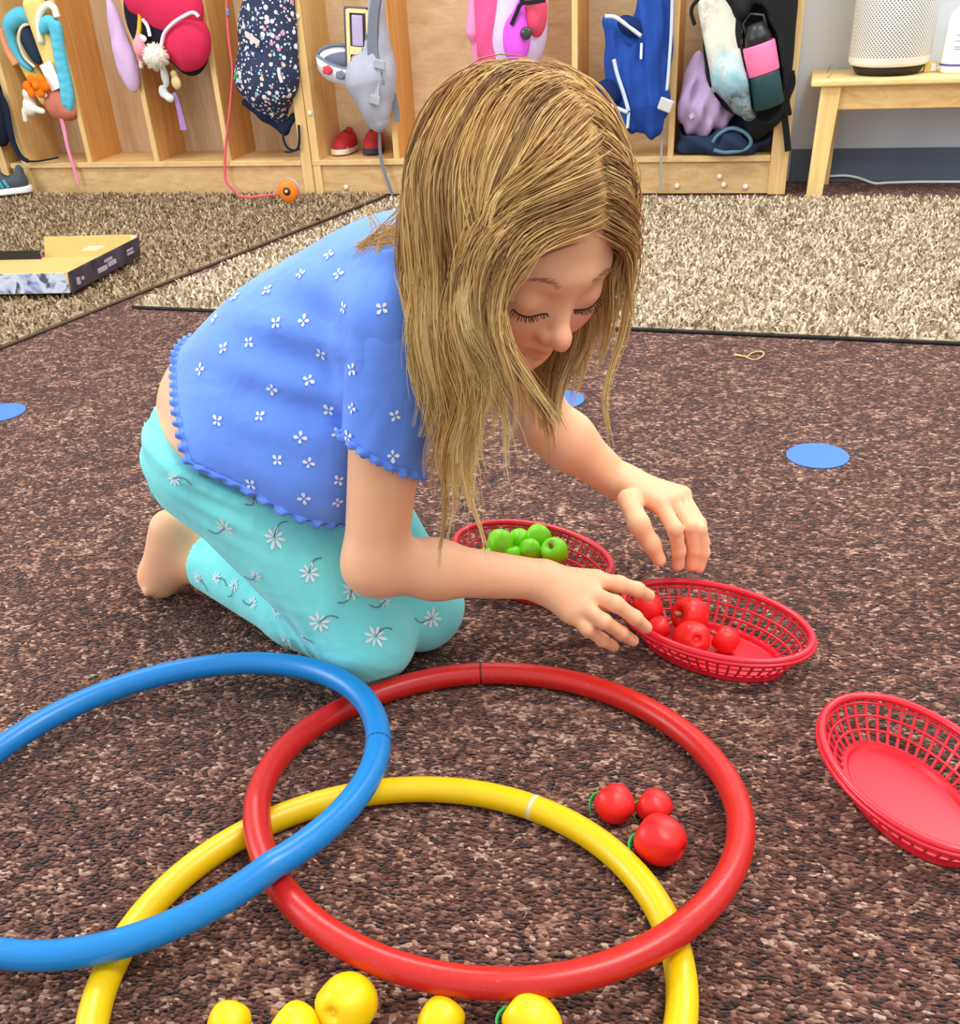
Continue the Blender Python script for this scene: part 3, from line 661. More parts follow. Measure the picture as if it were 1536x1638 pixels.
# --- navy backpack with speckles
def speckle():
    t = NT('navy_speckled'); v = t.coord(); vo = t.vor(v, 50, 'F1', 1.0); s_ = t.n('ShaderNodeSeparateColor'); t.l(vo.outputs['Color'], s_.inputs[0])
    sz = t.math('ADD', t.math('MULTIPLY', s_.outputs[1], 0.26), 0.17); mask = t.math('LESS_THAN', vo.outputs['Distance'], sz)
    cc = t.ramp(s_.outputs[0], [(0.0, lin((240, 240, 246))), (0.4, lin((226, 152, 178))), (0.55, lin((140, 208, 222))), (0.7, lin((236, 236, 240))), (0.88, lin((250, 210, 170)))], 'CONSTANT')
    vo2 = t.vor(t.coord(rot=(0.5, 0.4, 0.9)), 78, 'F1', 1.0); s2 = t.n('ShaderNodeSeparateColor'); t.l(vo2.outputs['Color'], s2.inputs[0])
    mask2 = t.math('LESS_THAN', vo2.outputs['Distance'], t.math('ADD', t.math('MULTIPLY', s2.outputs[1], 0.2), 0.16)); c2 = t.ramp(s2.outputs[0], [(0.0, lin((238, 240, 248))), (0.6, lin((228, 160, 184))), (0.8, lin((150, 206, 220)))], 'CONSTANT')
    t.color(t.mix(mask, t.mix(mask2, lin((52, 60, 86)), c2), cc)); return t.fin(0.75, 0.2)
SPK = speckle()
t = thing('backpack', 'navy backpack speckled with pastel confetti shapes', 'backpack', room(-1.84, VF, SHZ), g)
soft('bag_body', [rell(pu(432, 80, 3.725), (0.105, 0.075, 0.17), 0.04, ax=tilt_ax(roll=-6)), rell(pu(424, 125, 3.71), (0.110, 0.07, 0.090), 0.05), rell(pu(440, 0, 3.73), (0.085, 0.07, 0.20), 0.05), cone(pu(430, 150, 3.72), pu(452, 195, 3.74), 0.06, 0.022, 0.05)], 0.006, SPK, t, wob(0.003, 45))
soft('bag_bottom', [cone(pu(424, 182, 3.715), pu(455, 208, 3.735), 0.022, 0.014, 0.02), cone(pu(455, 208, 3.735), pu(470, 186, 3.74), 0.014, 0.012, 0.02), cone(pu(424, 182, 3.715), pu(392, 164, 3.715), 0.022, 0.012, 0.02)], 0.005, cloth('bag_bottom_navy', (30, 42, 66)), t)
m = MB(); m.ribbon(path([(453, 208), (454, 225), (462, 238), (474, 240), (479, 228), (478, 200)], 3.704), UA, 0.008, 0.004); m.ribbon(path([(455, 243), (466, 243), (480, 238)], 3.702), ZA, 0.006, 0.004); m.build('strap', nv, t)
soft('side_badge', [rell(pu(383, 121, 3.672), (0.020, 0.012, 0.016), 0.006), ball(pu(390, 124, 3.675), 0.010, 0.006)], 0.004, plain('badge_green', (30, 170, 56), 0.4), t)
m = MB(); m.ribbon(path([(378, 128), (392, 131), (408, 130)], 3.652), ZA, 0.012, 0.003); m.build('badge_ring', plain('badge_grey', (190, 196, 204), 0.4), t)
def text_mesh(body, P, ax, size, mat, parent, name='lettering'):
    cu = bpy.data.curves.new('lettering', 'FONT'); cu.body = body; cu.size = size; cu.extrude = 0.0006; cu.align_x = 'CENTER'; cu.align_y = 'CENTER'
    to = bpy.data.objects.new('lettering', cu); COL.objects.link(to); bpy.context.view_layer.update()
    me = bpy.data.meshes.new_from_object(to.evaluated_get(bpy.context.evaluated_depsgraph_get())); V = np.array([v.co[:] for v in me.vertices]); F = [tuple(p.vertices) for p in me.polygons]
    bpy.data.objects.remove(to); return mesh_obj(name, np.asarray(P)+V@np.asarray(ax), F, mat, parent)
lax = np.stack([nrm(UA*0.82-ZA*0.57), nrm(UA*0.57+ZA*0.82), -VA])
m = MB(); m.box(pu(404, 62, 3.634), (0.026, 0.0085, 0.002), lax, 0.001); m.build('logo_patch', plain('logo_pink', (244, 206, 200), 0.6, 0.3, 0.35, 160), t)
m = MB(); m.ribbon(path([(446, 108), (447, 120), (451, 132)], 3.636), UA, 0.010, 0.005); m.build('zipper_pull', plain('pull_cream', (232, 226, 214), 0.6), t)
# --- coral cord with a yo-yo wheel
t = thing('yoyo', 'orange yo-yo on a long coral cord lying against the locker base', 'yo-yo', at_z(465, 316))
c = at_z(465, 303, 0.064); ya = np.stack([UA, ZA, -VA])
m = MB(); m.lathe([(0.012, -0.020), (0.034, -0.018), (0.037, -0.010), (0.030, -0.002)], c-VA*0.014, ya, 28); m.build('back_disc', plain('yoyo_lilac', (190, 176, 206), 0.4), t, True)
m = MB(); m.lathe([(0.030, 0.0), (0.037, 0.006), (0.037, 0.014), (0.033, 0.020), (0.013, 0.022)], c-VA*0.010, ya, 28); m.build('front_disc', plain('yoyo_orange', (244, 134, 40), 0.35), t, True)
m = MB(); m.lathe([(0.013, 0.0), (0.013, 0.003), (0.006, 0.004), (0.0005, 0.004)], c-VA*0.0315, ya, 18); m.build('hub', plain('yoyo_brown', (70, 36, 24), 0.4), t, True)
m = MB(); m.lathe([(0.0055, 0.0), (0.0055, 0.003), (0.0005, 0.004)], c-VA*0.035, ya, 14); m.build('hub_pin', plain('yoyo_pin', (226, 206, 180), 0.3), t, True)
cordm = cloth('cord_coral', (240, 104, 112))
m = MB(); m.tube(np.concatenate([path([(363, -30), (363, 20), (367, 70), (372, 110), (370, 150), (366, 190), (362, 225), (360, 255), (360, 282), (364, 294), (372, 302)], 3.700, 50), spline([at_z(384, 314, 0.031), at_z(402, 315, 0.031), at_z(425, 313, 0.031), at_z(447, 310, 0.040)], 16)]), 0.0045, 6); m.build('cord', cordm, t, True)
m = MB(); m.tube(path([(364, 14), (365, 26)], 3.700, 4), 0.0062, 8); m.build('cord_bead', plain('bead_blue', (110, 140, 176), 0.4), t, True)

# --- sneakers
def sneaker(label, toe, heel, zb, wd, ht, mats, g_, stripes=False):
    d = nrm(heel-toe); d[2] = 0; d = nrm(d); s_ = np.array([-d[1], d[0], 0]); ax = np.stack([d, s_, ZA]); L = np.linalg.norm((heel-toe)[:2]); b = toe*1.0; b[2] = zb
    t = thing('sneaker', label, 'shoe', b+d*L/2, g_)
    up = [cone(b+d*0.16*L+ZA*ht*0.28, b+d*0.45*L+ZA*ht*0.38, wd*0.40, wd*0.40, 0.02), cone(b+d*0.45*L+ZA*ht*0.40, b+d*0.86*L+ZA*ht*0.46, wd*0.40, wd*0.40, 0.02), cone(b+d*0.80*L+ZA*ht*0.5, b+d*0.90*L+ZA*ht*0.92, wd*0.36, wd*0.22, 0.02), cone(b+d*0.5*L+ZA*ht*0.5, b+d*0.55*L+ZA*ht*0.85, wd*0.30, wd*0.16, 0.02)]
    hole = cone(b+d*0.72*L+ZA*ht*0.75, b+d*0.72*L+ZA*ht*1.4, wd*0.27, wd*0.42, 0.01, '-')
    soft('upper', up+[hole], 0.0035, mats[0], t, lambda p, q: np.maximum(q, zb+ht*0.10-p[:, 2]))
    soft('sole', [cone(b+d*0.12*L+ZA*ht*0.12, b+d*0.5*L+ZA*ht*0.10, wd*0.47, wd*0.44, 0.01), cone(b+d*0.5*L+ZA*ht*0.10, b+d*0.90*L+ZA*ht*0.14, wd*0.44, wd*0.42, 0.01)], 0.0035, mats[1], t, lambda p, q: np.maximum(np.maximum(q, zb-p[:, 2]), p[:, 2]-zb-ht*0.27))
    soft('toe_cap', [rell(b+d*0.10*L+ZA*ht*0.30, (L*0.13, wd*0.42, ht*0.22), 0.01, ax=ax)], 0.0035, mats[2], t, lambda p, q: np.maximum(q, zb-p[:, 2]+ht*0.2))
    m = MB()
    for k in range(4):
        f = 0.36+0.07*k; m.tube(spline([b+d*f*L+s_*wd*0.26+ZA*ht*(0.64+0.03*k), b+d*(f+0.01)*L+ZA*ht*(0.80+0.05*k), b+d*f*L-s_*wd*0.26+ZA*ht*(0.64+0.03*k)], 8), 0.0028, 5)
    m.build('laces', mats[3], t, True)
    if stripes:
        for k in range(3):
            m = MB(); f = 0.40+0.10*k
            for sg_ in (1, -1): m.ribbon([b+d*(f+0.06)*L+s_*sg_*wd*0.415+ZA*ht*0.30, b+d*(f+0.03)*L+s_*sg_*wd*0.42+ZA*ht*0.46, b+d*f*L+s_*sg_*wd*0.37+ZA*ht*0.62], d, 0.011, 0.006)
            m.build('stripe', mats[4], t)
    return t
rs = plain('shoe_red', (190, 44, 48), 0.7); cs_ = plain('shoe_cream', (238, 226, 206), 0.6); dk = plain('shoe_dark', (52, 60, 66), 0.7); cr = plain('shoe_coral', (232, 96, 86), 0.5); blk = plain('shoe_black', (30, 28, 32), 0.7)
def on_shelf(x, y): return at_z(x, y, SHZ)
g2 = 'red children\'s shoes on the locker shelf'
a = on_shelf(544, 249); sneaker('red shoe with coral and cream toe on the locker shelf', a, a+VA*(VB_-0.030-a@VA)+UA*0.005, SHZ+0.0015, 0.078, 0.075, (rs, cs_, cr, blk), g2)
a = on_shelf(596, 248); sneaker('red shoe with dark rubber toe on the locker shelf', a, a+VA*(VB_-0.030-a@VA)-UA*0.02, SHZ+0.0015, 0.078, 0.075, (rs, dk, dk, blk), g2)
a = at_z(50, 318); a2 = at_z(-22, 324); sneaker('grey sneaker with teal stripes and white sole on the olive rug', a2+np.array([-0.02, -0.03, 0]), a, 0.027, 0.085, 0.085, (plain('shoe_grey', (76, 84, 90), 0.8), plain('sole_white', (250, 248, 246), 0.5), plain('sole_white', (250, 248, 246)), plain('lace_grey', (120, 126, 130)), plain('stripe_teal', (70, 168, 178), 0.6)), None, True)

# --- grey floral backpack, unzipped, with a toy sticking out
def floral():
    t = NT('grey_floral'); v = t.coord(); vo = t.vor(v, 34); s_ = t.n('ShaderNodeSeparateColor'); t.l(vo.outputs['Color'], s_.inputs[0]); n = t.noise(v, 60, 2)
    d = t.math('ADD', vo.outputs['Distance'], t.math('MULTIPLY', n.outputs['Fac'], 0.3)); mask = t.math('LESS_THAN', d, 0.40)
    cc = t.ramp(s_.outputs[0], [(0, lin((238, 236, 242))), (0.45, lin((214, 70, 90))), (0.62, lin((90, 96, 112))), (0.75, lin((240, 220, 224)))], 'CONSTANT')
    t.color(t.mix(mask, lin((226, 224, 234)), cc)); return t.fin(0.7, 0.2)
greyb = cloth('bag_grey', (176, 178, 192)); greyd = cloth('bag_grey_dark', (122, 128, 140)); flo = floral()
t = thing('backpack', 'grey floral backpack unzipped with its flap hanging open', 'backpack', room(-1.42, VF, SHZ), g)
soft('bag_body', [rell(pu(604, 40, 3.71), (0.034, 0.05, 0.24), 0.04), rell(pu(604, 110, 3.70), (0.05, 0.05, 0.10), 0.05), cone(pu(590, 130, 3.69), pu(606, 195, 3.69), 0.070, 0.030, 0.05), cone(pu(572, 120, 3.70), pu(600, 175, 3.70), 0.045, 0.03, 0.05)], 0.006, greyb, t, wob(0.005, 55), clear=[rbox(pu(571, 76, 3.694), tilt_ax(roll=5, yaw=0), (0.052, 0.024, 0.160), 0.004)])
loopc = [(508, 92), (520, 78), (548, 72), (585, 82), (612, 106), (600, 116), (565, 112), (530, 105)]
# open flap: a scooped bowl whose rim is the zipper
def bowl():
    rim = path([(507, 90), (516, 78), (540, 72), (575, 76)], 3.74, 20); rim2 = path([(507, 90), (530, 104), (560, 112), (596, 116)], 3.66, 20)
    low = path([(511, 110), (524, 124), (550, 134), (598, 142)], 3.67, 20); n = min(len(rim), len(rim2), len(low))
    V = np.concatenate([rim[:n], rim2[:n], low[:n], low[:n]+VA*0.05+ZA*0.005]); F = []
    for k in (0, 1, 2):
        if k == 0: continue
        F += [(k*n+i, k*n+i+1, (k+1)*n+i+1, (k+1)*n+i) for i in range(n-1)]
    F += [(3*n+i, 3*n+i+1, i+1, i) for i in range(n-1)]
    return rim, rim2, V, F
rim, rim2, V_, F_ = bowl()
fo = mesh_obj('open_flap', V_, F_, flo, t, True); sm_ = fo.modifiers.new('thick', 'SOLIDIFY'); sm_.thickness = 0.006
for x_, y_ in ((524, 112), (564, 122), (545, 120)):
    soft('flower_motif', [rell(pu(x_+5*math.cos(k_*1.257), y_+4*math.sin(k_*1.257), 3.655), (0.008, 0.005, 0.008), 0.004) for k_ in range(5)], 0.003, plain('motif_red', (214, 66, 84), 0.7) if x_ != 545 else plain('motif_slate', (120, 124, 140), 0.7), t)
m = MB(); m.tube(np.concatenate([rim[::-1], rim2]), 0.006, 6); m.build('zipper_edge', greyd, t, True)
soft('lining', [rell(pu(552, 98, 3.745), (0.085, 0.030, 0.030), 0.01)], 0.006, cloth('lining_grey', (112, 120, 138)), t)
m = MB(); m.ribbon(path([(604, -10), (598, 30), (597, 75), (602, 110), (607, 135)], 3.650), UA, np.linspace(0.028, 0.042, 25), 0.018); m.build('shoulder_strap', greyd, t)
m = MB(); m.ribbon(path([(606, 100), (602, 130), (600, 160)], 3.640), UA, 0.026, 0.008); m.build('webbing', greyb, t)
for x, y in ((608, 103), (600, 160)):
    m = MB(); m.box(pu(x, y, 3.632), (0.018, 0.004, 0.014), tilt_ax(roll=15), 0.003); m.build('buckle', plain('buckle_grey', (168, 174, 180), 0.4), t)
m = MB(); m.ribbon(np.concatenate([path([(607, 205), (608, 240), (612, 265), (620, 290), (628, 312)], 3.700, 30)]), UA, 0.011, 0.003); m.build('loose_strap', greyd, t)
m = MB(); m.ribbon(path([(617, 120), (626, 140), (634, 170), (636, 195)], 3.700), UA, 0.016, 0.006); m.build('side_strap', greyd, t)
t = thing('boxed_toy', 'boxed toy with a yellow frame and window poking out of the grey backpack', 'toy', pu(570, 110, 3.70))
axt = tilt_ax(roll=5, yaw=0)
m = MB(); m.box(pu(571, 74, 3.700), (0.040, 0.010, 0.112), axt, 0.004); m.build('card_box', plain('toy_box_dark', (92, 76, 88), 0.5), t)
P = pu(573, 58, 3.686)
m = MB()
for du, dz, hu, hz in ((-0.034, -0.03, 0.0065, 0.105), (0.034, 0, 0.0055, 0.075), (0, 0.071, 0.034, 0.006), (0, -0.042, 0.034, 0.012)): m.box(P+axt[0]*du+axt[2]*dz, (hu, 0.004, hz), axt, 0.002)
m.build('yellow_frame', plain('toy_frame_yellow', (246, 226, 160), 0.5), t)
m = MB(); m.box(P+axt[2]*0.016-VA*0.004, (0.019, 0.003, 0.044), axt, 0.005); m.build('window', plain('toy_window_lilac', (190, 178, 214), 0.25), t)
m = MB(); m.lathe([(0.012, 0), (0.012, 0.004), (0.0005, 0.005)], pu(568, 95, 3.680), np.stack([UA, ZA, -VA]), 18); m.build('pink_disc', plain('toy_pink', (226, 150, 196), 0.5), t)
m = MB(); m.lathe([(0.011, 0), (0.011, 0.004), (0.0005, 0.005)], pu(571, 107, 3.678), np.stack([UA, ZA, -VA]), 18); m.build('orange_disc', plain('toy_orange', (240, 150, 70), 0.5), t)

# --- pink backpack
t = thing('backpack', 'pink and magenta backpack with black strap and round badge', 'backpack', room(-0.93, VF, 0.3), g)
hot = cloth('bag_hot_pink', (240, 92, 150)); pk = cloth('bag_light_pink', (246, 150, 196)); mag = cloth('bag_magenta', (232, 96, 232)); lil = cloth('bag_lilac_print', (222, 200, 236)); cor = cloth('bag_coral_pink', (248, 90, 120))
soft('bag_body', [rell(pu(815, -10, 3.74), (0.125, 0.07, 0.25), 0.05), rell(pu(815, 62, 3.73), (0.110, 0.06, 0.10), 0.05)], 0.006, lil, t, wob(0.004, 45))
soft('side_panel', [rell(pu(783, 30, 3.70), (0.050, 0.045, 0.175), 0.03)], 0.006, hot, t, wob(0.004, 55))
soft('shoulder_strap', [cone(pu(764, -20, 3.71), pu(757, 50, 3.70), 0.026, 0.024, 0.02), cone(pu(760, 55, 3.71), pu(764, 100, 3.72), 0.018, 0.014, 0.02)], 0.005, pk, t)
soft('front_pocket', [rell(pu(826, 62, 3.672), (0.045, 0.03, 0.072), 0.02), rell(pu(834, 25, 3.68), (0.022, 0.03, 0.045), 0.02)], 0.005, mag, t)
soft('corner_panel', [rell(pu(858, 18, 3.70), (0.034, 0.05, 0.072), 0.02)], 0.005, cor, t)
m = MB(); m.ribbon(path([(872, 0), (850, 4), (834, 6), (826, 22), (818, 40)], 3.640), VA*-0.2+ZA, 0.012, 0.006); m.ribbon(path([(836, -20), (835, 4)], 3.640), UA, 0.014, 0.006); m.build('black_strap', blk, t)
m = MB(); m.lathe([(0.018, 0), (0.018, 0.006), (0.012, 0.009), (0.0005, 0.010)], pu(842, 53, 3.645), np.stack([UA, ZA, -VA]), 24); m.build('round_badge', plain('badge_dark', (58, 62, 60), 0.25, 0.6, 0.4, 90), t, True)

# --- blue backpack
t = thing('backpack', 'royal blue backpack with white piping hanging open', 'backpack', room(-0.52, VF, SHZ), g)
blu_ = cloth('bag_blue', (36, 76, 160)); blud = cloth('bag_blue_dark', (20, 40, 92)); wp = cloth('piping_pale', (206, 216, 232))
soft('bag_body', [rell(pu(1046, 60, 3.70), (0.056, 0.06, 0.27), 0.04), rell(pu(1005, 120, 3.71), (0.065, 0.05, 0.15), 0.04), cone(pu(1020, 165, 3.71), pu(1020, 195, 3.71), 0.045, 0.026, 0.04), cone(pu(1045, 165, 3.70), pu(1048, 200, 3.70), 0.045, 0.03, 0.04), cone(pu(988, 60, 3.70), pu(1005, 130, 3.70), 0.035, 0.05, 0.04)], 0.006, blu_, t, lambda p, d: d+0.004*np.sin(p[:, 0]*95+np.sin(p[:, 2]*22)*1.5)+0.002*np.sin(p[:, 0]*210+p[:, 2]*30))
soft('top_flap', [cone(pu(974, 34, 3.69), pu(1012, 66, 3.67), 0.016, 0.020, 0.02), cone(pu(974, 34, 3.69), pu(980, 70, 3.69), 0.016, 0.022, 0.02)], 0.005, blu_, t)
soft('lining', [rell(pu(1008, 42, 3.650), (0.042, 0.02, 0.026), 0.01, ax=tilt_ax(roll=28))], 0.005, blud, t)
soft('pocket_lining', [rell(pu(974, 148, 3.660), (0.046, 0.02, 0.036), 0.01, ax=tilt_ax(roll=20))], 0.005, blud, t)
m = MB(); m.tube(path([(968, 26), (985, 28), (1005, 42), (1026, 58)], 3.632), 0.006, 6); m.build('flap_piping', wp, t, True)
m = MB(); m.tube(path([(982, 95), (988, 120), (998, 150), (1006, 178)], 3.636), 0.006, 6); m.tube(path([(1006, 180), (1004, 205)], 3.640), 0.005, 6); m.tube(path([(948, 145), (970, 165), (1004, 180)], 3.636), 0.006, 6); m.build('side_piping', wp, t, True)
soft('side_pocket', [cone(pu(968, 168, 3.69), pu(1000, 195, 3.69), 0.022, 0.03, 0.03), cone(pu(952, 143, 3.70), pu(985, 122, 3.70), 0.010, 0.012, 0.03)], 0.005, blu_, t)
m = MB(); m.tube(path([(1076, -20), (1074, 50), (1070, 110), (1067, 145)], 3.640), 0.005, 6); m.build('long_piping', wp, t, True)
m = MB(); m.box(pu(1026, 82, 3.640), (0.004, 0.003, 0.022), ROOMAX, 0.002); m.build('zipper_pull', plain('zip_silver', (226, 230, 236), 0.3), t)
m = MB(); m.box(pu(1065, 168, 3.636), (0.022, 0.006, 0.018), tilt_ax(roll=20), 0.004); m.build('buckle', plain('buckle_pale', (200, 200, 196), 0.4), t)
m = MB(); m.ribbon(path([(1062, 178), (1060, 215), (1058, 250), (1057, 306)], 3.700), UA, 0.007, 0.003); m.build('loose_strap', plain('strap_grey_cord', (160, 160, 158), 0.6), t)

# --- black backpack with a printed panel, bottle in its side pocket
t = thing('backpack', 'black backpack with a pale printed front panel', 'backpack', room(-0.17, VF, SHZ), g)
bk = cloth('bag_black', (30, 30, 32))
bx_ = tilt_ax(roll=-16); bax = np.stack([bx_[0], -bx_[1], bx_[2]]); bc = pu(1226, 140, 3.638)
BOT = [cone(bc-bax[2]*0.052, bc+bax[2]*0.120, 0.0485, 0.0490), cone(bc+bax[2]*0.120, bc+bax[2]*0.190, 0.046, 0.034), cone(bc+bax[2]*0.15-bax[1]*0.012-bax[0]*0.03, bc+bax[2]*0.20-bax[1]*0.012+bax[0]*0.02, 0.012, 0.014)]
BAGP = [rell(pu(1195, 40, 3.72), (0.13, 0.07, 0.24), 0.05), rell(pu(1225, 130, 3.70), (0.075, 0.06, 0.12), 0.05), rell(pu(1222, 30, 3.69), (0.09, 0.06, 0.22), 0.05), cone(pu(1225, 180, 3.71), pu(1212, 200, 3.72), 0.05, 0.04, 0.04)]
soft('bag_body', BAGP, 0.006, bk, t, wob(0.003, 40), clear=BOT)
def printed():
    t = NT('printed_panel'); v = t.coord(); n = t.noise(v, 9, 4, 0.6, 0.6); n2 = t.noise(v, 34, 4, 0.7)
    sx = t.n('ShaderNodeSeparateXYZ'); t.l(v, sx.inputs[0]); f = t.math('ADD', t.math('MULTIPLY', sx.outputs[2], 1.25), t.math('MULTIPLY', n.outputs['Fac'], 0.40))
    top = t.ramp(f, [(0.38, lin((96, 92, 84))), (0.52, lin((74, 128, 146))), (0.64, lin((150, 188, 196))), (0.76, lin((230, 228, 212)))])
    dots = t.ramp(n2.outputs['Fac'], [(0.36, lin((36, 40, 52))), (0.47, lin((120, 70, 52))), (0.55, lin((216, 196, 180))), (0.66, lin((60, 84, 104)))])
    mk = t.ramp(f, [(0.44, (1, 1, 1, 1)), (0.60, (0, 0, 0, 1))]); mk2 = t.ramp(n.outputs['Fac'], [(0.5, (0, 0, 0, 1)), (0.62, (0.8, 0.8, 0.8, 1))])
    t.color(t.mix(t.math('MAXIMUM', t.math('MULTIPLY', mk, 0.85), t.math('MULTIPLY', mk2, 0.45)), top, dots)); return t.fin(0.5, 0.3)
PANP = [rbox(pu(1158, 62, 3.655), tilt_ax(roll=-16), (0.058, 0.016, 0.130), 0.016), cone(pu(1185, 140, 3.655), pu(1200, 180, 3.66), 0.050, 0.024, 0.05), cone(pu(1172, 120, 3.655), pu(1186, 160, 3.655), 0.04, 0.03, 0.04)]
soft('printed_panel', PANP, 0.005, printed(), t, clear=BOT)
m = MB(); m.tube(path([(1112, 40), (1106, 20), (1112, 4), (1130, -4), (1150, 2), (1164, 24), (1170, 44), (1172, 60)], 3.645), 0.006, 6); m.build('panel_binding', bk, t, True)
soft('shoulder_strap', [cone(pu(1166, -14, 3.65), pu(1186, 18, 3.645), 0.022, 0.018, 0.02), cone(pu(1186, 18, 3.645), pu(1208, -14, 3.65), 0.018, 0.022, 0.02)], 0.005, bk, t)
m = MB(); m.ribbon(path([(1258, 118), (1262, 135), (1256, 160), (1262, 185)], 3.690), UA, np.linspace(0.05, 0.02, 25), 0.012); m.ribbon(path([(1254, 180), (1258, 210), (1261, 242)], 3.690), UA, 0.020, 0.004); m.build('hip_strap', bk, t)
t = thing('water_bottle', 'black water bottle with a pink sleeve in the black backpack', 'bottle', pu(1222, 150, 3.64))
btl = plain('bottle_black', (34, 38, 40), 0.35); bteal = plain('bottle_dark_teal', (30, 66, 70), 0.35)
m = MB(); m.lathe([(0.040, -0.055), (0.046, -0.050), (0.046, 0.035), (0.044, 0.040)], bc, bax, 28); m.build('lower_body', bteal, t, True)
m = MB(); m.lathe([(0.046, 0.040), (0.0475, 0.044), (0.0475, 0.118), (0.045, 0.122)], bc, bax, 28); m.build('pink_sleeve', plain('sleeve_pink', (244, 122, 166), 0.5), t, True)
m = MB(); m.lathe([(0.042, 0.122), (0.038, 0.145), (0.030, 0.160), (0.026, 0.175), (0.002, 0.178)], bc, bax, 28); m.build('cap', btl, t, True)
m = MB(); m.tube([bc+np.array([a, -0.012, b])@bax for a, b in ((-0.030, 0.150), (-0.036, 0.185), (-0.010, 0.205), (0.026, 0.190), (0.030, 0.155))], 0.004, 6); m.build('carry_loop', plain('loop_grey', (88, 90, 92), 0.4), t, True)

JACP = [rell(pu(1128, 150, 3.76), (0.085, 0.05, 0.115), 0.04), rell(pu(1145, 170, 3.745), (0.075, 0.045, 0.06), 0.04), rell(pu(1112, 170, 3.76), (0.04, 0.045, 0.08), 0.04)]
soft_l = soft('folded_jacket', JACP, 0.006, cloth('lavender_jacket', (192, 166, 206)), None, wob(0.016, 75), room(-0.27, VF, 0.2), clear=BAGP+PANP)
tag(soft_l, 'lavender jacket bundled beneath the black backpack', 'jacket')
m = MB(); m.ribbon(path([(1148, 120), (1138, 150), (1122, 172), (1104, 188)], 3.705), UA+ZA*0.4, 0.014, 0.005); o = m.build('pale_trim', plain('trim_pale_grey', (200, 206, 214), 0.6), soft_l)
nj = soft('folded_sweatshirt', [rell(room(-0.27, 3.80, SHZ+0.055), (0.10, 0.085, 0.062), 0.04), rell(room(-0.15, 3.78, SHZ+0.065), (0.10, 0.085, 0.072), 0.04), rell(room(-0.30, 3.76, SHZ+0.03), (0.07, 0.05, 0.036), 0.03), rell(room(-0.19, 3.730, SHZ+0.034), (0.075, 0.045, 0.040), 0.03)], 0.006, cloth('navy_fleece', (42, 56, 82)), None, lambda p, d: np.maximum(d+0.006*np.sin(p[:, 0]*60+p[:, 2]*80), SHZ+0.001-p[:, 2]), room(-0.22, 3.78, SHZ), clear=[(q_[0], q_[1], q_[2], q_[3]+0.010, q_[4] if q_[4] is None else q_[4]+0.010, q_[5], '+') for q_ in BAGP+PANP+JACP])
tag(nj, 'navy sweatshirt with teal cuff piled on the locker shelf', 'sweatshirt')
m = MB(); m.tube(path([(1140, 228), (1150, 215), (1170, 205), (1192, 212), (1202, 228), (1190, 240), (1160, 244), (1142, 240)], 3.690), 0.006, 8); m.build('cuff', cloth('cuff_teal', (96, 132, 148)), nj, True)

# ------------------------------------------------------------------ bench with air purifier, bottle, cable
ben = wood('bench_birch', (246, 214, 146), (228, 184, 112), 'z'); benu = wood('bench_birch_top', (248, 218, 152), (228, 188, 120), 'u')
t = thing('bench', 'light wooden bench standing against the pale wall', 'bench', room(0.55, 3.78, 0))
m = MB(); rb(m, 0.035, 1.10, 3.645, 3.935, 0.318, 0.336, 0.005); m.build('seat', benu, t)
m = MB(); rb(m, 0.10, 1.04, 3.672, 3.690, 0.252, 0.319, 0.002); m.build('apron', wood('bench_apron', (238, 200, 136), (212, 162, 96), 'u'), t)
def leg(u0, u1, v0, v1, w0, w1):
    zt = 0.319; V = []
    for (u, z, wd) in ((u0, 0.0, w0), (u1, zt, w1)):
        for a, b in ((0, v0), (wd, v0), (wd, v1), (0, v1)): V.append(room(u+a, b, z))
    mesh_obj('leg', V, [(3, 2, 1, 0), (4, 5, 6, 7)]+[(i, (i+1) % 4, 4+(i+1) % 4, 4+i) for i in range(4)], ben, t)
leg(0.058, 0.066, 3.660, 3.690, 0.048, 0.058); leg(0.085, 0.085, 3.890, 3.918, 0.045, 0.050); leg(1.03, 1.01, 3.660, 3.690, 0.048, 0.058); leg(1.01, 1.01, 3.890, 3.918, 0.045, 0.050)
# perforated purifier
t = thing('air_purifier', 'white perforated air purifier with black base on the bench', 'air purifier', room(0.254, 3.785, 0.336))
pc = room(0.256, 3.785, 0.336); pr_ = 0.118
m = MB(); m.lathe([(0.088, 0.0), (0.098, 0.010), (0.104, 0.022), (0.100, 0.026)], pc, ROOMAX, 48); m.build('foot_ring', plain('purifier_black', (40, 34, 28), 0.5), t, True)
def perforated():
    t = NT('perforated_white'); tc = t.n('ShaderNodeTexCoord'); mp = t.n('ShaderNodeMapping'); mp.inputs['Location'].default_value = tuple(-pc); t.l(tc.outputs['Object'], mp.inputs['Vector'])
    sx = t.n('ShaderNodeSeparateXYZ'); t.l(mp.outputs[0], sx.inputs[0]); an = t.math('ARCTAN2', sx.outputs[1], sx.outputs[0]); a = t.math('MULTIPLY', an, pr_/0.0105); z = t.math('MULTIPLY', sx.outputs[2], 1/0.0105)
    def cell(off):
        fa = t.math('SUBTRACT', t.math('FRACT', t.math('ADD', a, off)), 0.5); fz = t.math('SUBTRACT', t.math('FRACT', t.math('ADD', z, off)), 0.5)
        return t.math('SQRT', t.math('ADD', t.math('MULTIPLY', fa, fa), t.math('MULTIPLY', fz, fz)))
    d = t.math('MINIMUM', cell(0.0), cell(0.5)); band = t.math('GREATER_THAN', sx.outputs[2], 0.050); hole = t.math('MULTIPLY', t.math('LESS_THAN', d, 0.22), band)
    t.color(t.mix(hole, lin((244, 244, 240)), lin((120, 124, 128)))); return t.fin(0.45, 0.4)
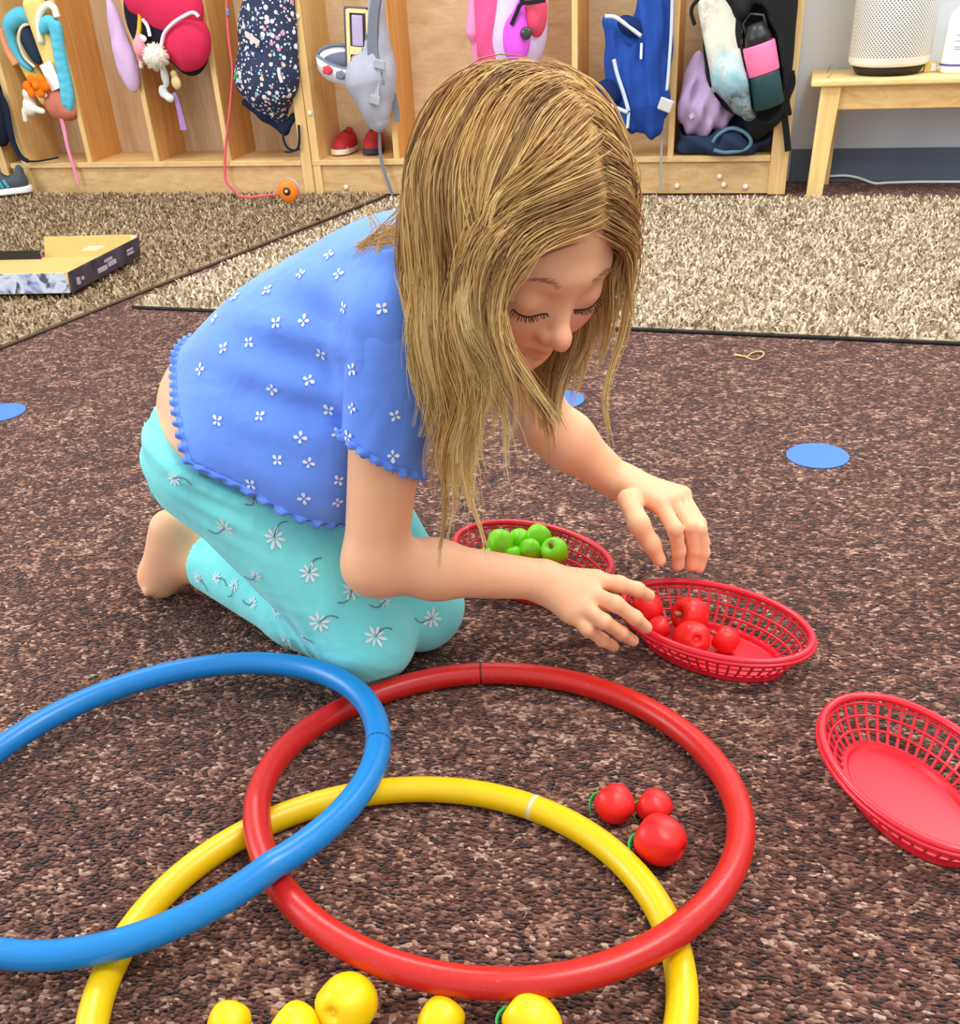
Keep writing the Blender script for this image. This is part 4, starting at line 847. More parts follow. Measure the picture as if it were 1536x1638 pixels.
m = MB(); m.lathe([(0.100, 0.024), (0.112, 0.027), (pr_, 0.036), (pr_, 0.50), (0.110, 0.53), (0.09, 0.54)], pc, ROOMAX, 64); m.build('perforated_shell', perforated(), t, True)
# bottle at the picture's edge
t = thing('lotion_bottle', 'white plastic bottle with a blue band on the bench', 'bottle', room(0.452, 3.76, 0.336))
bc = room(0.452, 3.760, 0.336); wb = plain('bottle_white', (246, 246, 248), 0.35)
m = MB(); m.lathe([(0.046, 0.0), (0.050, 0.006), (0.052, 0.03), (0.050, 0.125), (0.044, 0.150), (0.030, 0.165), (0.022, 0.172)], bc, ROOMAX, 32); m.build('bottle_body', wb, t, True)
m = MB(); m.lathe([(0.022, 0.172), (0.024, 0.176), (0.022, 0.215), (0.012, 0.23)], bc, ROOMAX, 24); m.build('bottle_cap', wb, t, True)
m = MB(); m.lathe([(0.0522, 0.020), (0.0526, 0.021), (0.0526, 0.0245), (0.0522, 0.0255)], bc, ROOMAX, 32); m.build('blue_band', plain('band_blue', (70, 80, 170), 0.4), t, True)
m = MB()
for k, (x0, x1, z) in enumerate(((-0.6, 0.2, 0.070), (-0.6, -0.1, 0.064), (-0.6, 0.3, 0.085), (-0.6, 0.1, 0.100))):
    pts = [bc+np.array([0.0522*math.cos(a), 0.0522*math.sin(a), z])@ROOMAX for a in np.linspace(-math.pi/2+x0*0.8, -math.pi/2+x1*0.8, 8)]; m.ribbon(pts, ZA, 0.002, 0.0006)
m.build('printed_text_line', plain('print_grey', (150, 150, 160), 0.6), t)
t = thing('cardboard_tag', 'small yellow and white carton beside the white bottle', 'carton', room(0.375, 3.80, 0.336))
m = MB(); m.box(room(0.378, 3.79, 0.336+0.013), (0.018, 0.015, 0.013), ROOMAX, 0.002); m.build('carton_body', plain('carton_yellow', (236, 206, 120), 0.6), t)
m = MB(); m.box(room(0.386, 3.774, 0.336+0.013), (0.008, 0.002, 0.010), ROOMAX, 0.001); m.build('carton_label', plain('label_white', (250, 248, 244)), t)
m = MB(); m.tube(spline([room(0.080, 3.70, 0.3385), room(0.088, 3.72, 0.340), room(0.10, 3.76, 0.356), room(0.09, 3.80, 0.362), room(0.082, 3.83, 0.3385)], 24), 0.0012, 5)
tag(m.build('wire', plain('wire_grey', (140, 140, 146), 0.4), None, True, room(0.09, 3.76, 0.337)), 'thin grey wire curled on the bench end', 'wire')
m = MB(); m.tube(spline([at_v(1326, 282, 3.934), at_v(1352, 281, 3.934), at_v(1375, 285, 3.932), at_z(1398, 293, 0.005), at_z(1420, 292.5, 0.005), at_z(1470, 291, 0.005), at_z(1536, 291, 0.005), at_z(1640, 292, 0.005)], 50), 0.0042, 8)
tag(m.build('power_cable', plain('cable_white', (244, 244, 246), 0.4), None, True, at_z(1400, 293)), 'white power cable along the dark grey baseboard', 'cable')

# ------------------------------------------------------------------ open printed box on the olive rug
t = thing('cardboard_box', 'open shallow printed box with tan inside on the olive rug', 'box', at_z(60, 440, 0.02))
zb = 0.029; A0 = at_z(112, 468, zb); B0 = at_z(222, 409, zb); dx = nrm(A0-at_z(0, 470, zb)); Lf = 0.46; wl = B0-A0; A1 = A0-dx*Lf; B1 = B0-dx*Lf; hgt = 0.052
kraft = plain('kraft_board', (222, 178, 112), 0.85, 0.1, 0.06); kraft2 = plain('kraft_board_light', (240, 214, 160), 0.85, 0.1)
def panel(name, a, b, c, d, mat, th=0.003):
    V = np.array([a, b, c, d]); n = nrm(np.cross(V[1]-V[0], V[3]-V[0])); V2 = np.concatenate([V-n*th/2, V+n*th/2])
    return mesh_obj(name, V2, [(3, 2, 1, 0), (4, 5, 6, 7)]+[(i, (i+1) % 4, 4+(i+1) % 4, 4+i) for i in range(4)], mat, t)
def box_print():
    t_ = NT('box_print_blue'); v = t_.coord(); n = t_.noise(v, 14, 2, 0.5, 1.0); t_.color(t_.ramp(n.outputs['Fac'], [(0.36, lin((70, 74, 140))), (0.44, lin((196, 208, 236))), (0.56, lin((226, 234, 248))), (0.64, lin((90, 94, 120)))])); return t_.fin(0.4, 0.4)
def box_print2():
    t_ = NT('box_print_dark'); v = t_.coord(); n = t_.noise(v, 12, 3, 0.5, 0.6); t_.color(t_.ramp(n.outputs['Fac'], [(0.3, lin((40, 32, 40))), (0.6, lin((74, 66, 82))), (0.8, lin((112, 106, 124)))])); return t_.fin(0.4, 0.4)
Zh = ZA*hgt; outw = nrm(np.cross(wl, ZA)); outw = outw if outw@dx > 0 else -outw
panel('bottom', A1, A0, B0, B1, kraft)
panel('front_wall', A1, A0, A0+Zh*0.95, A1+Zh*0.95, box_print())
sw = panel('side_wall', A0+outw*0.004, B0+outw*0.004, B0+Zh+outw*0.012, A0+Zh+outw*0.012, box_print2(), 0.004)
panel('side_wall_lining', A0, B0, B0+Zh*0.98+outw*0.007, A0+Zh*0.98+outw*0.007, kraft)
bw = nrm(wl); K0 = B0-dx*0.29
panel('back_flap', K0, B0-dx*0.02, B0-dx*0.02+Zh*1.05+bw*0.02, K0+Zh*1.05+bw*0.02, kraft)
panel('corner_flap', B0-dx*0.018, B0, B0+Zh*1.05+bw*0.012, B0-dx*0.018+Zh*1.05+bw*0.012, kraft2)
panel('dark_flap', B1-bw*0.02, K0-bw*0.02, K0-bw*0.02+Zh*0.5, B1-bw*0.02+Zh*0.5, plain('box_black', (34, 32, 34), 0.6))
tp = (A0*0.32+B0*0.68)-dx*0.05+ZA*0.045; panel('paper_tab', tp-dx*0.05, tp, tp+bw*0.05, tp+bw*0.05-dx*0.05, kraft2, 0.002)
sa = nrm(wl); tx = np.stack([sa, ZA, outw]); tm = plain('box_text', (172, 164, 176), 0.5, 0.3, 0.25, 200)
for f_, z_, hw, hz in ((0.42, 0.36, 0.024, 0.006), (0.56, 0.42, 0.022, 0.006), (0.52, 0.66, 0.022, 0.004), (0.84, 0.42, 0.018, 0.003), (0.84, 0.60, 0.018, 0.003), (0.09, 0.40, 0.008, 0.009), (0.15, 0.42, 0.006, 0.004)):
    m = MB(); m.box(A0*(1-f_)+B0*f_+Zh*z_+outw*0.0105, (hw, hz, 0.0022), tx, 0.0008); m.build('illegible_print', tm, t)

# ------------------------------------------------------------------ hanging loops and coat hooks that carry the bags
hookm = plain('hook_steel', (150, 150, 150), 0.35, 0.5)
lockers = [o for o in COL.objects if o.name.startswith('cubby_locker') and o.parent is None]
for bag in [o for o in COL.objects if o.name.startswith('backpack') and o.parent is None]:
    best = None
    for ch in bag.children:
        if ch.type != 'MESH': continue
        V = np.array([v.co[:] for v in ch.data.vertices])+np.array(ch.location); i = int(np.argmax(V[:, 2]))
        if best is None or V[i, 2] > best[2]: best = V[i]
    u, v, z = best@UA, best@VA, best[2]; hz = z+0.09
    for s_ in SOLID:                               # keep the loop inside its own bay
        su = s_[1]@UA; hw = s_[3][0]
        if hw < 0.04 and abs(u-su) < hw+0.034: u = su+(hw+0.034)*(1 if u > su else -1)
    m = MB(); m.tube(spline([room(u-0.02, v, z-0.02), room(u-0.014, (v+VB_)/2, z+0.05), room(u, VB_-0.028, hz), room(u+0.014, (v+VB_)/2, z+0.05), room(u+0.02, v, z-0.02)], 24), 0.004, 6); m.build('hanging_loop', blk, bag, True)
    lk = min(lockers, key=lambda o: abs(float(np.array(o.location)@UA)-u))
    m = MB(); m.tube(spline([room(u, VB_, hz+0.01), room(u, VB_-0.018, hz-0.006), room(u, VB_-0.034, hz-0.006), room(u, VB_-0.038, hz+0.012)], 12), 0.0045, 8); m.build('coat_hook', hookm, lk, True)
# ================================================================== THE KNEELING CHILD
LAT = np.array([0.6, 0.8, 0.0]); FWD = np.array([0.8, -0.6, 0.0])
PEL = np.array([-0.268, 1.165, 0.285])
HIPC = PEL+FWD*0.022+np.array([0, 0, -0.034])
RHIP = HIPC-LAT*0.055+np.array([0.01, -0.01, 0]); LHIP = HIPC+LAT*0.055
RKNE = at_z(588, 1018, 0.058); LKNE = at_z(668, 968, 0.056)
RANK = at_z(312, 886, 0.068); LANK = at_z(352, 838, 0.055)
RSHO = at_d(632, 520, 1.045); LSHO = np.array([0.060, 1.150, 0.415])
SHO = (RSHO+LSHO)/2
RELB = at_z(600, 902, 0.183); RWRI = at_z(862, 927, 0.118)
LELB = at_z(862, 668, 0.245); LWRI = at_z(985, 768, 0.150)
TAX = nrm(SHO-PEL); TLA = nrm(LSHO-RSHO-TAX*((LSHO-RSHO)@TAX)); TNO = np.cross(TAX, TLA)
TOR = np.stack([TLA, TAX, TNO])                   # rows: her left, spine upward, back
if TNO[2] < 0: TNO = -TNO; TOR = np.stack([TLA, TAX, TNO])

# head frame from the landmarks of the face (eyes, nose tip, mouth, chin)
def rot(ax, a):
    return np.array(Matrix.Rotation(math.radians(a), 3, ax))
EYE = at_d(899, 483, 0.915)
vz = nrm(CC-EYE); vx = nrm(np.cross(_up@np.eye(3) if False else RC[:, 1]*0+RC@np.array([0, 1.0, 0]), vz)); vy = np.cross(vz, vx)
VB = np.stack([vx, vy, vz], 1)
RH = VB@(rot('Z', -26)@rot('X', 35)@rot('Y', 47))   # columns: her left, up, forward
HS = 1.04
HAX = RH.T                                       # rows: left, up, forward
EYE_L = np.array([0, -0.014, 0.078])*HS
HC = EYE-RH@EYE_L
def hp(x, y, z): return HC+RH@(np.array([x, y, z])*HS)
def hell(c, r, k, op='+'): return ell(hp(*c), HAX, np.array(r)*HS, k, op)
def hcone(a, b, ra, rb, k, op='+'): return cone(hp(*a), hp(*b), ra*HS, rb*HS, k, op)
head = [hell((0, 0.022, -0.012), (0.072, 0.078, 0.088), 0.02), hell((0, -0.025, 0.022), (0.0600, 0.074, 0.058), 0.03),
        hcone((0, -0.078, 0.050), (0, -0.080, 0.053), 0.020, 0.018, 0.03),
        hcone((0.040, -0.055, 0.008), (0.010, -0.083, 0.048), 0.020, 0.015, 0.03), hcone((-0.040, -0.055, 0.008), (-0.010, -0.083, 0.048), 0.020, 0.015, 0.03),
        hcone((0.030, -0.038, 0.052), (0.034, -0.046, 0.046), 0.025, 0.022, 0.02), hcone((-0.030, -0.038, 0.052), (-0.034, -0.046, 0.046), 0.025, 0.022, 0.02),
        hcone((0.010, 0.007, 0.074), (0.040, 0.005, 0.060), 0.007, 0.006, 0.018), hcone((-0.010, 0.007, 0.074), (-0.040, 0.005, 0.060), 0.007, 0.006, 0.018),
        hell((0.030, -0.014, 0.092), (0.017, 0.010, 0.014), 0.012, '-'), hell((-0.030, -0.014, 0.092), (0.017, 0.010, 0.014), 0.012, '-'),
        hell((0.029, -0.014, 0.0655), (0.0160, 0.0135, 0.0155), 0.006), hell((-0.029, -0.014, 0.0655), (0.0160, 0.0135, 0.0155), 0.006),
        hcone((0, -0.008, 0.075), (0, -0.036, 0.091), 0.0058, 0.0072, 0.014), hcone((0, -0.039, 0.0945), (0, -0.040, 0.0955), 0.0088, 0.0084, 0.008),
        hcone((0.0088, -0.043, 0.0855), (0.0092, -0.043, 0.0845), 0.0058, 0.0054, 0.007), hcone((-0.0088, -0.043, 0.0855), (-0.0092, -0.043, 0.0845), 0.0058, 0.0054, 0.007),
        hcone((-0.014, -0.0615, 0.0755), (0, -0.0590, 0.0820), 0.0032, 0.0045, 0.006), hcone((0.014, -0.0615, 0.0755), (0, -0.0590, 0.0820), 0.0032, 0.0045, 0.006),
        hcone((-0.011, -0.0670, 0.0755), (0, -0.0680, 0.0790), 0.0034, 0.0047, 0.006), hcone((0.011, -0.0670, 0.0755), (0, -0.0680, 0.0790), 0.0034, 0.0047, 0.006),
        hcone((-0.017, -0.0640, 0.0785), (0, -0.0635, 0.0895), 0.0012, 0.0016, 0.004, '-'), hcone((0.017, -0.0640, 0.0785), (0, -0.0635, 0.0895), 0.0012, 0.0016, 0.004, '-'),
        hcone((0.0055, -0.0500, 0.0920), (0.0060, -0.0470, 0.0900), 0.0022, 0.0018, 0.003, '-'), hcone((-0.0055, -0.0500, 0.0920), (-0.0060, -0.0470, 0.0900), 0.0022, 0.0018, 0.003, '-'),
        hell((0.071, -0.022, -0.004), (0.006, 0.027, 0.017), 0.008), hell((-0.071, -0.022, -0.004), (0.006, 0.027, 0.017), 0.008)]
NECK = SHO+TAX*0.020+TNO*0.010
neck = [cone(NECK-TAX*0.03, hp(0, -0.060, -0.020), 0.042, 0.037, 0.025)]
def tor(l, t, n): return PEL+TLA*l+TAX*t+TNO*n
TL = np.linalg.norm(SHO-PEL)
torso = [ell(HIPC+ZA*0.02, TOR, (0.090, 0.09, 0.082), 0.04), ell(tor(0, 0.045, 0.0), TOR, (0.088, 0.10, 0.078), 0.04), ell(tor(0, -0.010, -0.002), TOR, (0.090, 0.066, 0.080), 0.04), ell(tor(0, TL*0.48, 0.020), TOR, (0.086, 0.12, 0.068), 0.04), ell(tor(0, TL-0.055, 0.022), TOR, (0.098, 0.095, 0.072), 0.04)]
arms = [cone(RSHO, RELB, 0.041, 0.0325, 0.03), cone(RELB, RELB+(RWRI-RELB)*0.35, 0.0315, 0.0300, 0.02), cone(RELB+(RWRI-RELB)*0.35, RWRI, 0.0300, 0.0230, 0.02),
        cone(LSHO, LELB, 0.041, 0.031, 0.03), cone(LELB, LELB+(LWRI-LELB)*0.35, 0.0315, 0.0320, 0.02), cone(LELB+(LWRI-LELB)*0.35, LWRI, 0.0320, 0.0230, 0.02)]
def finger(chain, r0, r1, k=0.006):
    n = len(chain); rr = np.linspace(r0, r1, n)
    return [cone(chain[i], chain[i+1], rr[i], rr[i+1], k) for i in range(n-1)]
def pz(*a): return [at_z(x, y, z) for x, y, z in a]
# right hand, palm down, fingertips over the basket rim (index .. little finger)
R_f = [pz((952, 928, .118), (990, 934, .115), (1020, 943, .103), (1038, 953, .088)), pz((945, 949, .115), (985, 966, .112), (1016, 988, .092), (1034, 1004, .072)),
       pz((930, 968, .108), (966, 994, .098), (994, 1012, .074), (1013, 1025, .054)), pz((912, 980, .100), (940, 1006, .086), (964, 1024, .064), (982, 1034, .047))]
rhand = []
for i, ch in enumerate(R_f): rhand += finger([RWRI+(ch[0]-RWRI)*0.15, ch[0]], 0.0165, 0.0125, 0.014)
for i, ch in enumerate(R_f): rhand += finger(ch, 0.0100-0.0005*i, 0.0072-0.0003*i, 0.005)
rhand += finger(pz((890, 948, .102), (930, 956, .080), (965, 962, .068), (992, 972, .060)), 0.013, 0.0078, 0.008)
# left hand, hanging fingers pointing down (index .. little finger) with the thumb toward the camera
L_f = [pz((1056, 806, .150), (1080, 846, .131), (1086, 882, .098), (1085, 904, .078)), pz((1075, 800, .148), (1104, 842, .128), (1110, 880, .094), (1106, 905, .072)),
       pz((1086, 796, .142), (1120, 846, .122), (1126, 884, .090), (1119, 908, .070)), pz((1092, 792, .130), (1120, 838, .110), (1126, 868, .085), (1120, 888, .068))]
lhand = []
for ch in L_f: lhand += finger([LWRI+(ch[0]-LWRI)*0.15, ch[0]], 0.0165, 0.0120, 0.014)
for i, ch in enumerate(L_f): lhand += finger(ch, 0.0100-0.0005*i, 0.0074-0.0003*i, 0.004)
lhand += finger(pz((1005, 800, .150), (1022, 838, .138), (1042, 870, .112), (1055, 896, .090)), 0.0140, 0.0082, 0.008)
def foot(ank, heel, ball_, toe):
    d = nrm(toe-heel); s_ = nrm(np.cross(d, ank-heel)); out = [cone(ank+(ank-heel)*0.2, heel*0.5+ank*0.5, 0.030, 0.030, 0.02), cone(heel, ball_, 0.0265, 0.026, 0.02), cone(ank, ball_, 0.028, 0.024, 0.02)]
    for j, off in enumerate((-0.022, -0.011, 0.0, 0.010, 0.019)):
        out.append(cone(ball_+s_*off*0.9, toe+s_*off-d*abs(j-1)*0.004, 0.013-0.0012*j, 0.0105-0.0011*j, 0.006))
    return out
rfoot = foot(RANK, at_z(272, 847, 0.108), at_z(256, 922, 0.030), at_z(238, 943, 0.014))
lfoot = foot(LANK, at_z(322, 818, 0.085), at_z(300, 862, 0.026), at_z(284, 872, 0.014))
legs = [cone(RHIP, RKNE, 0.070, 0.042, 0.03), cone(RKNE, RANK, 0.040, 0.030, 0.02), cone(LHIP, LKNE, 0.070, 0.042, 0.03), cone(LKNE, LANK, 0.040, 0.030, 0.02)]
body = torso+neck+head+arms+rhand+lhand+legs+rfoot+lfoot
G = thing('person', 'child kneeling and reaching for toy apples, blue shirt and aqua leggings', 'person', (PEL[0]+0.1, PEL[1]-0.1, 0))
def skin():
    t = NT('skin'); v = t.coord(); n = t.noise(v, 28, 3); n2 = t.noise(v, 420, 2)
    at_ = t.n('ShaderNodeVertexColor', layer_name='tint'); sp = t.n('ShaderNodeSeparateColor'); t.l(at_.outputs[0], sp.inputs[0])
    base = t.mix(n.outputs['Fac'], lin((246, 176, 134)), lin((253, 198, 154)))
    base = t.mix(t.math('MULTIPLY', sp.outputs[1], 0.55), base, lin((232, 140, 116))); base = t.mix(t.math('MULTIPLY', sp.outputs[0], 0.5), base, lin((212, 112, 100)))
    t.color(base); t.bump(n2.outputs['Fac'], 0.08, 0.001)
    t.b.inputs['Subsurface Weight'].default_value = 0.25; t.b.inputs['Subsurface Radius'].default_value = (0.010, 0.004, 0.002); t.b.inputs['Subsurface Scale'].default_value = 0.6
    return t.fin(0.5, 0.35)
SKIN = skin()
def skin_tint(v):
    def near(c, r): return np.clip(1-np.linalg.norm(v-hp(*c), axis=1)/(r*HS), 0, 1)
    lips = np.maximum.reduce([near((x, -0.0635+0.0*x, 0.082-abs(x)*0.35), 0.0085) for x in (-0.010, -0.005, 0.0, 0.005, 0.010)])*2
    rosy = np.maximum(near((0.036, -0.040, 0.066), 0.045), near((-0.036, -0.040, 0.066), 0.045))*0.8+near((0, -0.041, 0.104), 0.022)*0.5
    r_ = np.clip(lips, 0, 1); g_ = np.clip(rosy, 0, 1); return np.stack([r_, g_, np.zeros_like(r_), np.ones_like(r_)], 1)
bo = soft('body', body, 0.0026, SKIN, G, None, None, skin_tint)

# ------------------------------------------------------------------ leggings
knee_fold = nrm(RKNE-RHIP)
def fold(p, c, d, amp, wl, rad):
    q = p-c; r2 = (q*q).sum(1); return amp*np.sin((q@d)*2*np.pi/wl)*np.exp(-r2/(rad*rad))
WAIST_C = HIPC+ZA*0.014+TAX*0.006; WAIST_N = nrm(ZA*0.8+TAX*0.55)
RCUFF = RANK+(RKNE-RANK)*0.10; LCUFF = LANK+(LKNE-LANK)*0.10
pants = [ell(HIPC+ZA*0.01, TOR, (0.100, 0.092, 0.090), 0.03), ell(RHIP+np.array([-0.026, 0.015, 0.0]), TOR, (0.066, 0.074, 0.074), 0.03), ell(LHIP+np.array([-0.026, 0.015, 0.0]), TOR, (0.066, 0.074, 0.074), 0.03),
         cone(RHIP, RKNE, 0.083, 0.054, 0.03), cone(RKNE, RKNE+(RANK-RKNE)*0.35, 0.054, 0.052, 0.015), cone(RKNE+(RANK-RKNE)*0.35, RCUFF, 0.052, 0.040, 0.015),
         cone(LHIP, LKNE, 0.083, 0.054, 0.02), cone(LKNE, LKNE+(LANK-LKNE)*0.35, 0.054, 0.050, 0.015), cone(LKNE+(LANK-LKNE)*0.35, LCUFF, 0.050, 0.039, 0.015)]
RD = nrm(RKNE-RANK); LD = nrm(LKNE-LANK)
def pants_cut(p, d):
    d = d+fold(p, RHIP+np.array([0.02, -0.06, 0.03]), nrm(np.array([0.35, -0.2, 0.9])), 0.0028, 0.024, 0.07)
    d = d+fold(p, RKNE+(RANK-RKNE)*0.22+np.array([0, -0.03, 0.02]), nrm(np.array([0.9, -0.1, 0.35])), 0.0030, 0.022, 0.05)
    d = d+fold(p, RHIP+np.array([-0.06, 0.0, 0.03]), nrm(np.array([0.5, 0, 0.85])), 0.0018, 0.03, 0.07)
    d = np.maximum(d, (p-WAIST_C)@WAIST_N)
    nearR = (p-RANK)@RD < 0.12
    cR = (RCUFF-p)@RD; dR = np.sqrt(((p-RCUFF)**2).sum(1)); d = np.where(dR < 0.075, np.maximum(d, cR), d)
    cL = (LCUFF-p)@LD; dL = np.sqrt(((p-LCUFF)**2).sum(1)); d = np.where(dL < 0.075, np.maximum(d, cL), d)
    for Q in HOOPS[1:]:
        near = Q[np.linalg.norm(Q-RKNE, axis=1) < 0.22]
        if len(near): d = np.maximum(d, HR+0.004-np.sqrt(((p[:, None]-near[None])**2).sum(2)).min(1))
    return np.maximum(d, 0.002-p[:, 2])
def cloth_mat(name, c, c2, bscale=900):
    t = NT(name); v = t.coord(); n = t.noise(v, 14, 4, 0.55); w_ = t.noise(v, bscale, 2)
    t.color(t.mix(n.outputs['Fac'], lin(c), lin(c2)))
    h = t.math('ADD', t.math('MULTIPLY', t.noise(t.coord(scale=(1, 1, 1)), 11, 3, 0.5, 0.8).outputs['Fac'], 3.0), t.math('MULTIPLY', w_.outputs['Fac'], 0.12)); t.bump(h, 0.35, 0.006)
    t.b.inputs['Sheen Weight'].default_value = 0.25; return t.fin(0.85, 0.15)
PANTM = cloth_mat('aqua_jersey', (120, 230, 230), (144, 240, 236))
pv, pf = surf(pants, 0.0034, pants_cut)
po = mesh_obj('leggings', pv, pf, PANTM, G, True); po['label'] = 'aqua leggings printed with white daisies'

# ------------------------------------------------------------------ shirt
def hem_t(n): return 0.022+0.85*np.maximum(0, -n-0.035)-0.22*np.maximum(0, n)
RSL = RSHO+(RELB-RSHO)*0.50; LSL = LSHO+(LELB-LSHO)*0.50
shirt = [ell(tor(0, 0.055, 0.0), TOR, (0.112, 0.15, 0.098), 0.05), ell(tor(0, TL*0.48, 0.018), TOR, (0.106, 0.13, 0.096), 0.05), ell(tor(0, TL-0.055, 0.026), TOR, (0.108, 0.105, 0.086), 0.05),
         cone(tor(-0.045, 0.21, -0.04), tor(-0.070, 0.11, -0.105), 0.055, 0.052, 0.05), cone(tor(0.045, 0.21, -0.04), tor(0.070, 0.11, -0.105), 0.055, 0.052, 0.05),
         cone(tor(-0.065, 0.11, -0.05), tor(-0.072, 0.03, -0.05), 0.055, 0.062, 0.05), cone(tor(0.065, 0.11, -0.05), tor(0.072, 0.03, -0.05), 0.055, 0.062, 0.05),
         cone(tor(-0.07, 0.11, -0.10), tor(0.07, 0.11, -0.10), 0.045, 0.045, 0.05)]
for pr in pants[:4]+pants[6:7]:
    shirt.append((pr[0], pr[1], pr[2], pr[3]+0.005, pr[4] if pr[4] is None else pr[4]+0.005, 0.02, '+'))
NSB = len(shirt)
shirt += [cone(RSHO+TAX*-0.005, RSHO+(RSL-RSHO)*0.45, 0.049, 0.044, 0.03), cone(LSHO+TAX*-0.005, LSHO+(LSL-LSHO)*0.45, 0.049, 0.044, 0.03)]
sleeves = [cone(RSHO+(RSL-RSHO)*0.15, RSL+(RSL-RSHO)*0.35, 0.0478, 0.0425, 0.03), cone(LSHO+(LSL-LSHO)*0.15, LSL+(LSL-LSHO)*0.35, 0.0478, 0.043, 0.03)]
RAD = nrm(nrm(RELB-RSHO)+np.array([-0.42, 0.0, 0.0])); LAD = nrm(LELB-LSHO)
def shirt_fold(p, d):
    return d+fold(p, tor(-0.11, 0.17, 0.0), nrm(TAX*0.55+TNO*0.75), 0.0035, 0.05, 0.08)+fold(p, tor(-0.1, 0.26, -0.03), nrm(TAX*0.9+TNO*-0.3), 0.003, 0.035, 0.05)+fold(p, RSL, nrm(np.cross(RAD, VA)), 0.002, 0.03, 0.05)
def shirt_cut(p, d):
    d = shirt_fold(p, d)
    nn = (p-PEL)@TNO; d = np.maximum(d, (hem_t(nn)-(p-PEL)@TAX)*0.75)
    dn = np.sqrt(((p-(NECK+TAX*0.055))**2).sum(1))-0.062
    return np.maximum(d, -dn)
SHIRTM = cloth_mat('blue_jersey', (96, 142, 242), (118, 162, 252))
sv, sf = surf(shirt, 0.0034, shirt_cut)
so = mesh_obj('shirt', sv, sf, SHIRTM, G, True); so['label'] = 'blue short-sleeved shirt with white flower print'
slv = []
for sl, c_, n_ in ((sleeves[0], RSL, RAD), (sleeves[1], LSL, LAD)):
    v_, f_ = surf([sl], 0.0034, lambda p, d, c_=c_, n_=n_: np.maximum(d+fold(p, c_, nrm(np.cross(n_, VA)), 0.0018, 0.03, 0.05), (p-c_)@n_)); slv.append((v_, f_)); mesh_obj('sleeve', v_, f_, SHIRTM, so, True)
# curly lettuce hems: follow the cut edge and wave
def rim_loop(prims, extra, c, nrm_, n=150, rmax=0.2):
    a = nrm(np.cross(nrm_, ZA)); b = np.cross(nrm_, a); out = []
    rs = np.linspace(0.005, rmax, 160)
    for t in np.arange(n)*2*np.pi/n:
        dr = a*math.cos(t)+b*math.sin(t); P = c+rs[:, None]*dr; d = sd(prims, P); k = np.nonzero(d > 0)[0]
        out.append(c+dr*rs[k[0] if len(k) else -1])
    return np.array(out)
def lettuce(loop, c, nr, waves, amp, name, parent):
    out = loop-c; out -= np.outer(out@nr, nr); out /= np.linalg.norm(out, axis=1)[:, None]; n = len(loop); m = n*4
    idx = np.arange(m)/4; i0 = idx.astype(int) % n; i1 = (i0+1) % n; fr = (idx-idx.astype(int))[:, None]
    L = loop[i0]*(1-fr)+loop[i1]*fr; O = out[i0]*(1-fr)+out[i1]*fr
    ph = np.arange(m)/m*2*np.pi*waves; wob = 1+0.35*np.sin(np.arange(m)/m*2*np.pi*7)
    A = L-O*0.004-nr*0.004; B = L+O*0.0012+nr*0.001+O*(amp*0.4*np.sin(ph)*wob)[:, None]; Cc = L+O*(amp*np.sin(ph)*wob+0.0018)[:, None]+nr*(0.0055+0.0012*np.cos(ph*2))[:, None]
    V = np.concatenate([A, B, Cc, Cc-nr*0.0002+O*0.0010, B+O*0.0010]); F = []
    for i in range(m):
        j = (i+1) % m
        for k in range(4): F.append((k*m+i, k*m+j, (k+1)*m+j, (k+1)*m+i))
    return mesh_obj(name, V, F, SHIRTM, parent, True)
hl = []
for ph in np.arange(170)*2*np.pi/170:
    rs = np.linspace(0.01, 0.26, 220); l_ = rs*math.cos(ph); n_ = -0.03+rs*math.sin(ph)
    P_ = PEL+l_[:, None]*TLA+hem_t(n_)[:, None]*TAX+n_[:, None]*TNO; k = np.nonzero(shirt_fold(P_, sd(shirt[:NSB], P_)) > 0)[0]; hl.append(P_[k[0] if len(k) else -1])
lettuce(np.array(hl), np.mean(hl, 0), -TAX, 64, 0.0030, 'hem_ruffle', so)
lettuce(rim_loop(sleeves[:1], None, RSL, RAD), RSL, RAD, 18, 0.0032, 'sleeve_ruffle', so)
lettuce(rim_loop(sleeves[1:], None, LSL, LAD), LSL, LAD, 18, 0.0032, 'sleeve_ruffle', so)

# ------------------------------------------------------------------ printed flowers lying on the cloth
def tri_bvh(v, f): return BVHTree.FromPolygons([Vector(p) for p in v], [tuple(map(int, q)) for q in f])
def hit_px(bvh, x, y):
    d = Vector(nrm(ray(x, y))); h = bvh.ray_cast(Vector(CC), d); return h[0], h[1]
def flower(mb, P, N, rotv, size, petals, kind):
    N = np.array(N); N = N if N@(CC-np.array(P)) > 0 or True else N; P = np.array(P); a = nrm(np.cross(N, (0.31, 0.2, 0.9))); b = np.cross(N, a)
    for k in range(petals):
        t = rotv+2*math.pi*k/petals; d = a*math.cos(t)+b*math.sin(t); e = np.cross(N, d); ln = size*(0.8+0.3*random.random())
        pts = [(0.12, 0), (0.4, 0.22), (0.75, 0.24 if kind == 'daisy' else 0.34), (1.0, 0.02 if kind == 'daisy' else 0.12), (1.0, -0.02 if kind == 'daisy' else -0.12), (0.75, -0.24 if kind == 'daisy' else -0.34), (0.4, -0.22)]
        sc = 0.55 if kind == 'daisy' else 0.9
        mb.add([P+N*0.0013+d*ln*x+e*ln*y*sc for x, y in pts], [tuple(range(len(pts)))])
def outward(P, N, bvh):
    return N
white = plain('white_print', (240, 244, 246), 0.8, 0.1, 0.02); greyp = plain('grey_print', (104, 124, 132), 0.8, 0.1)
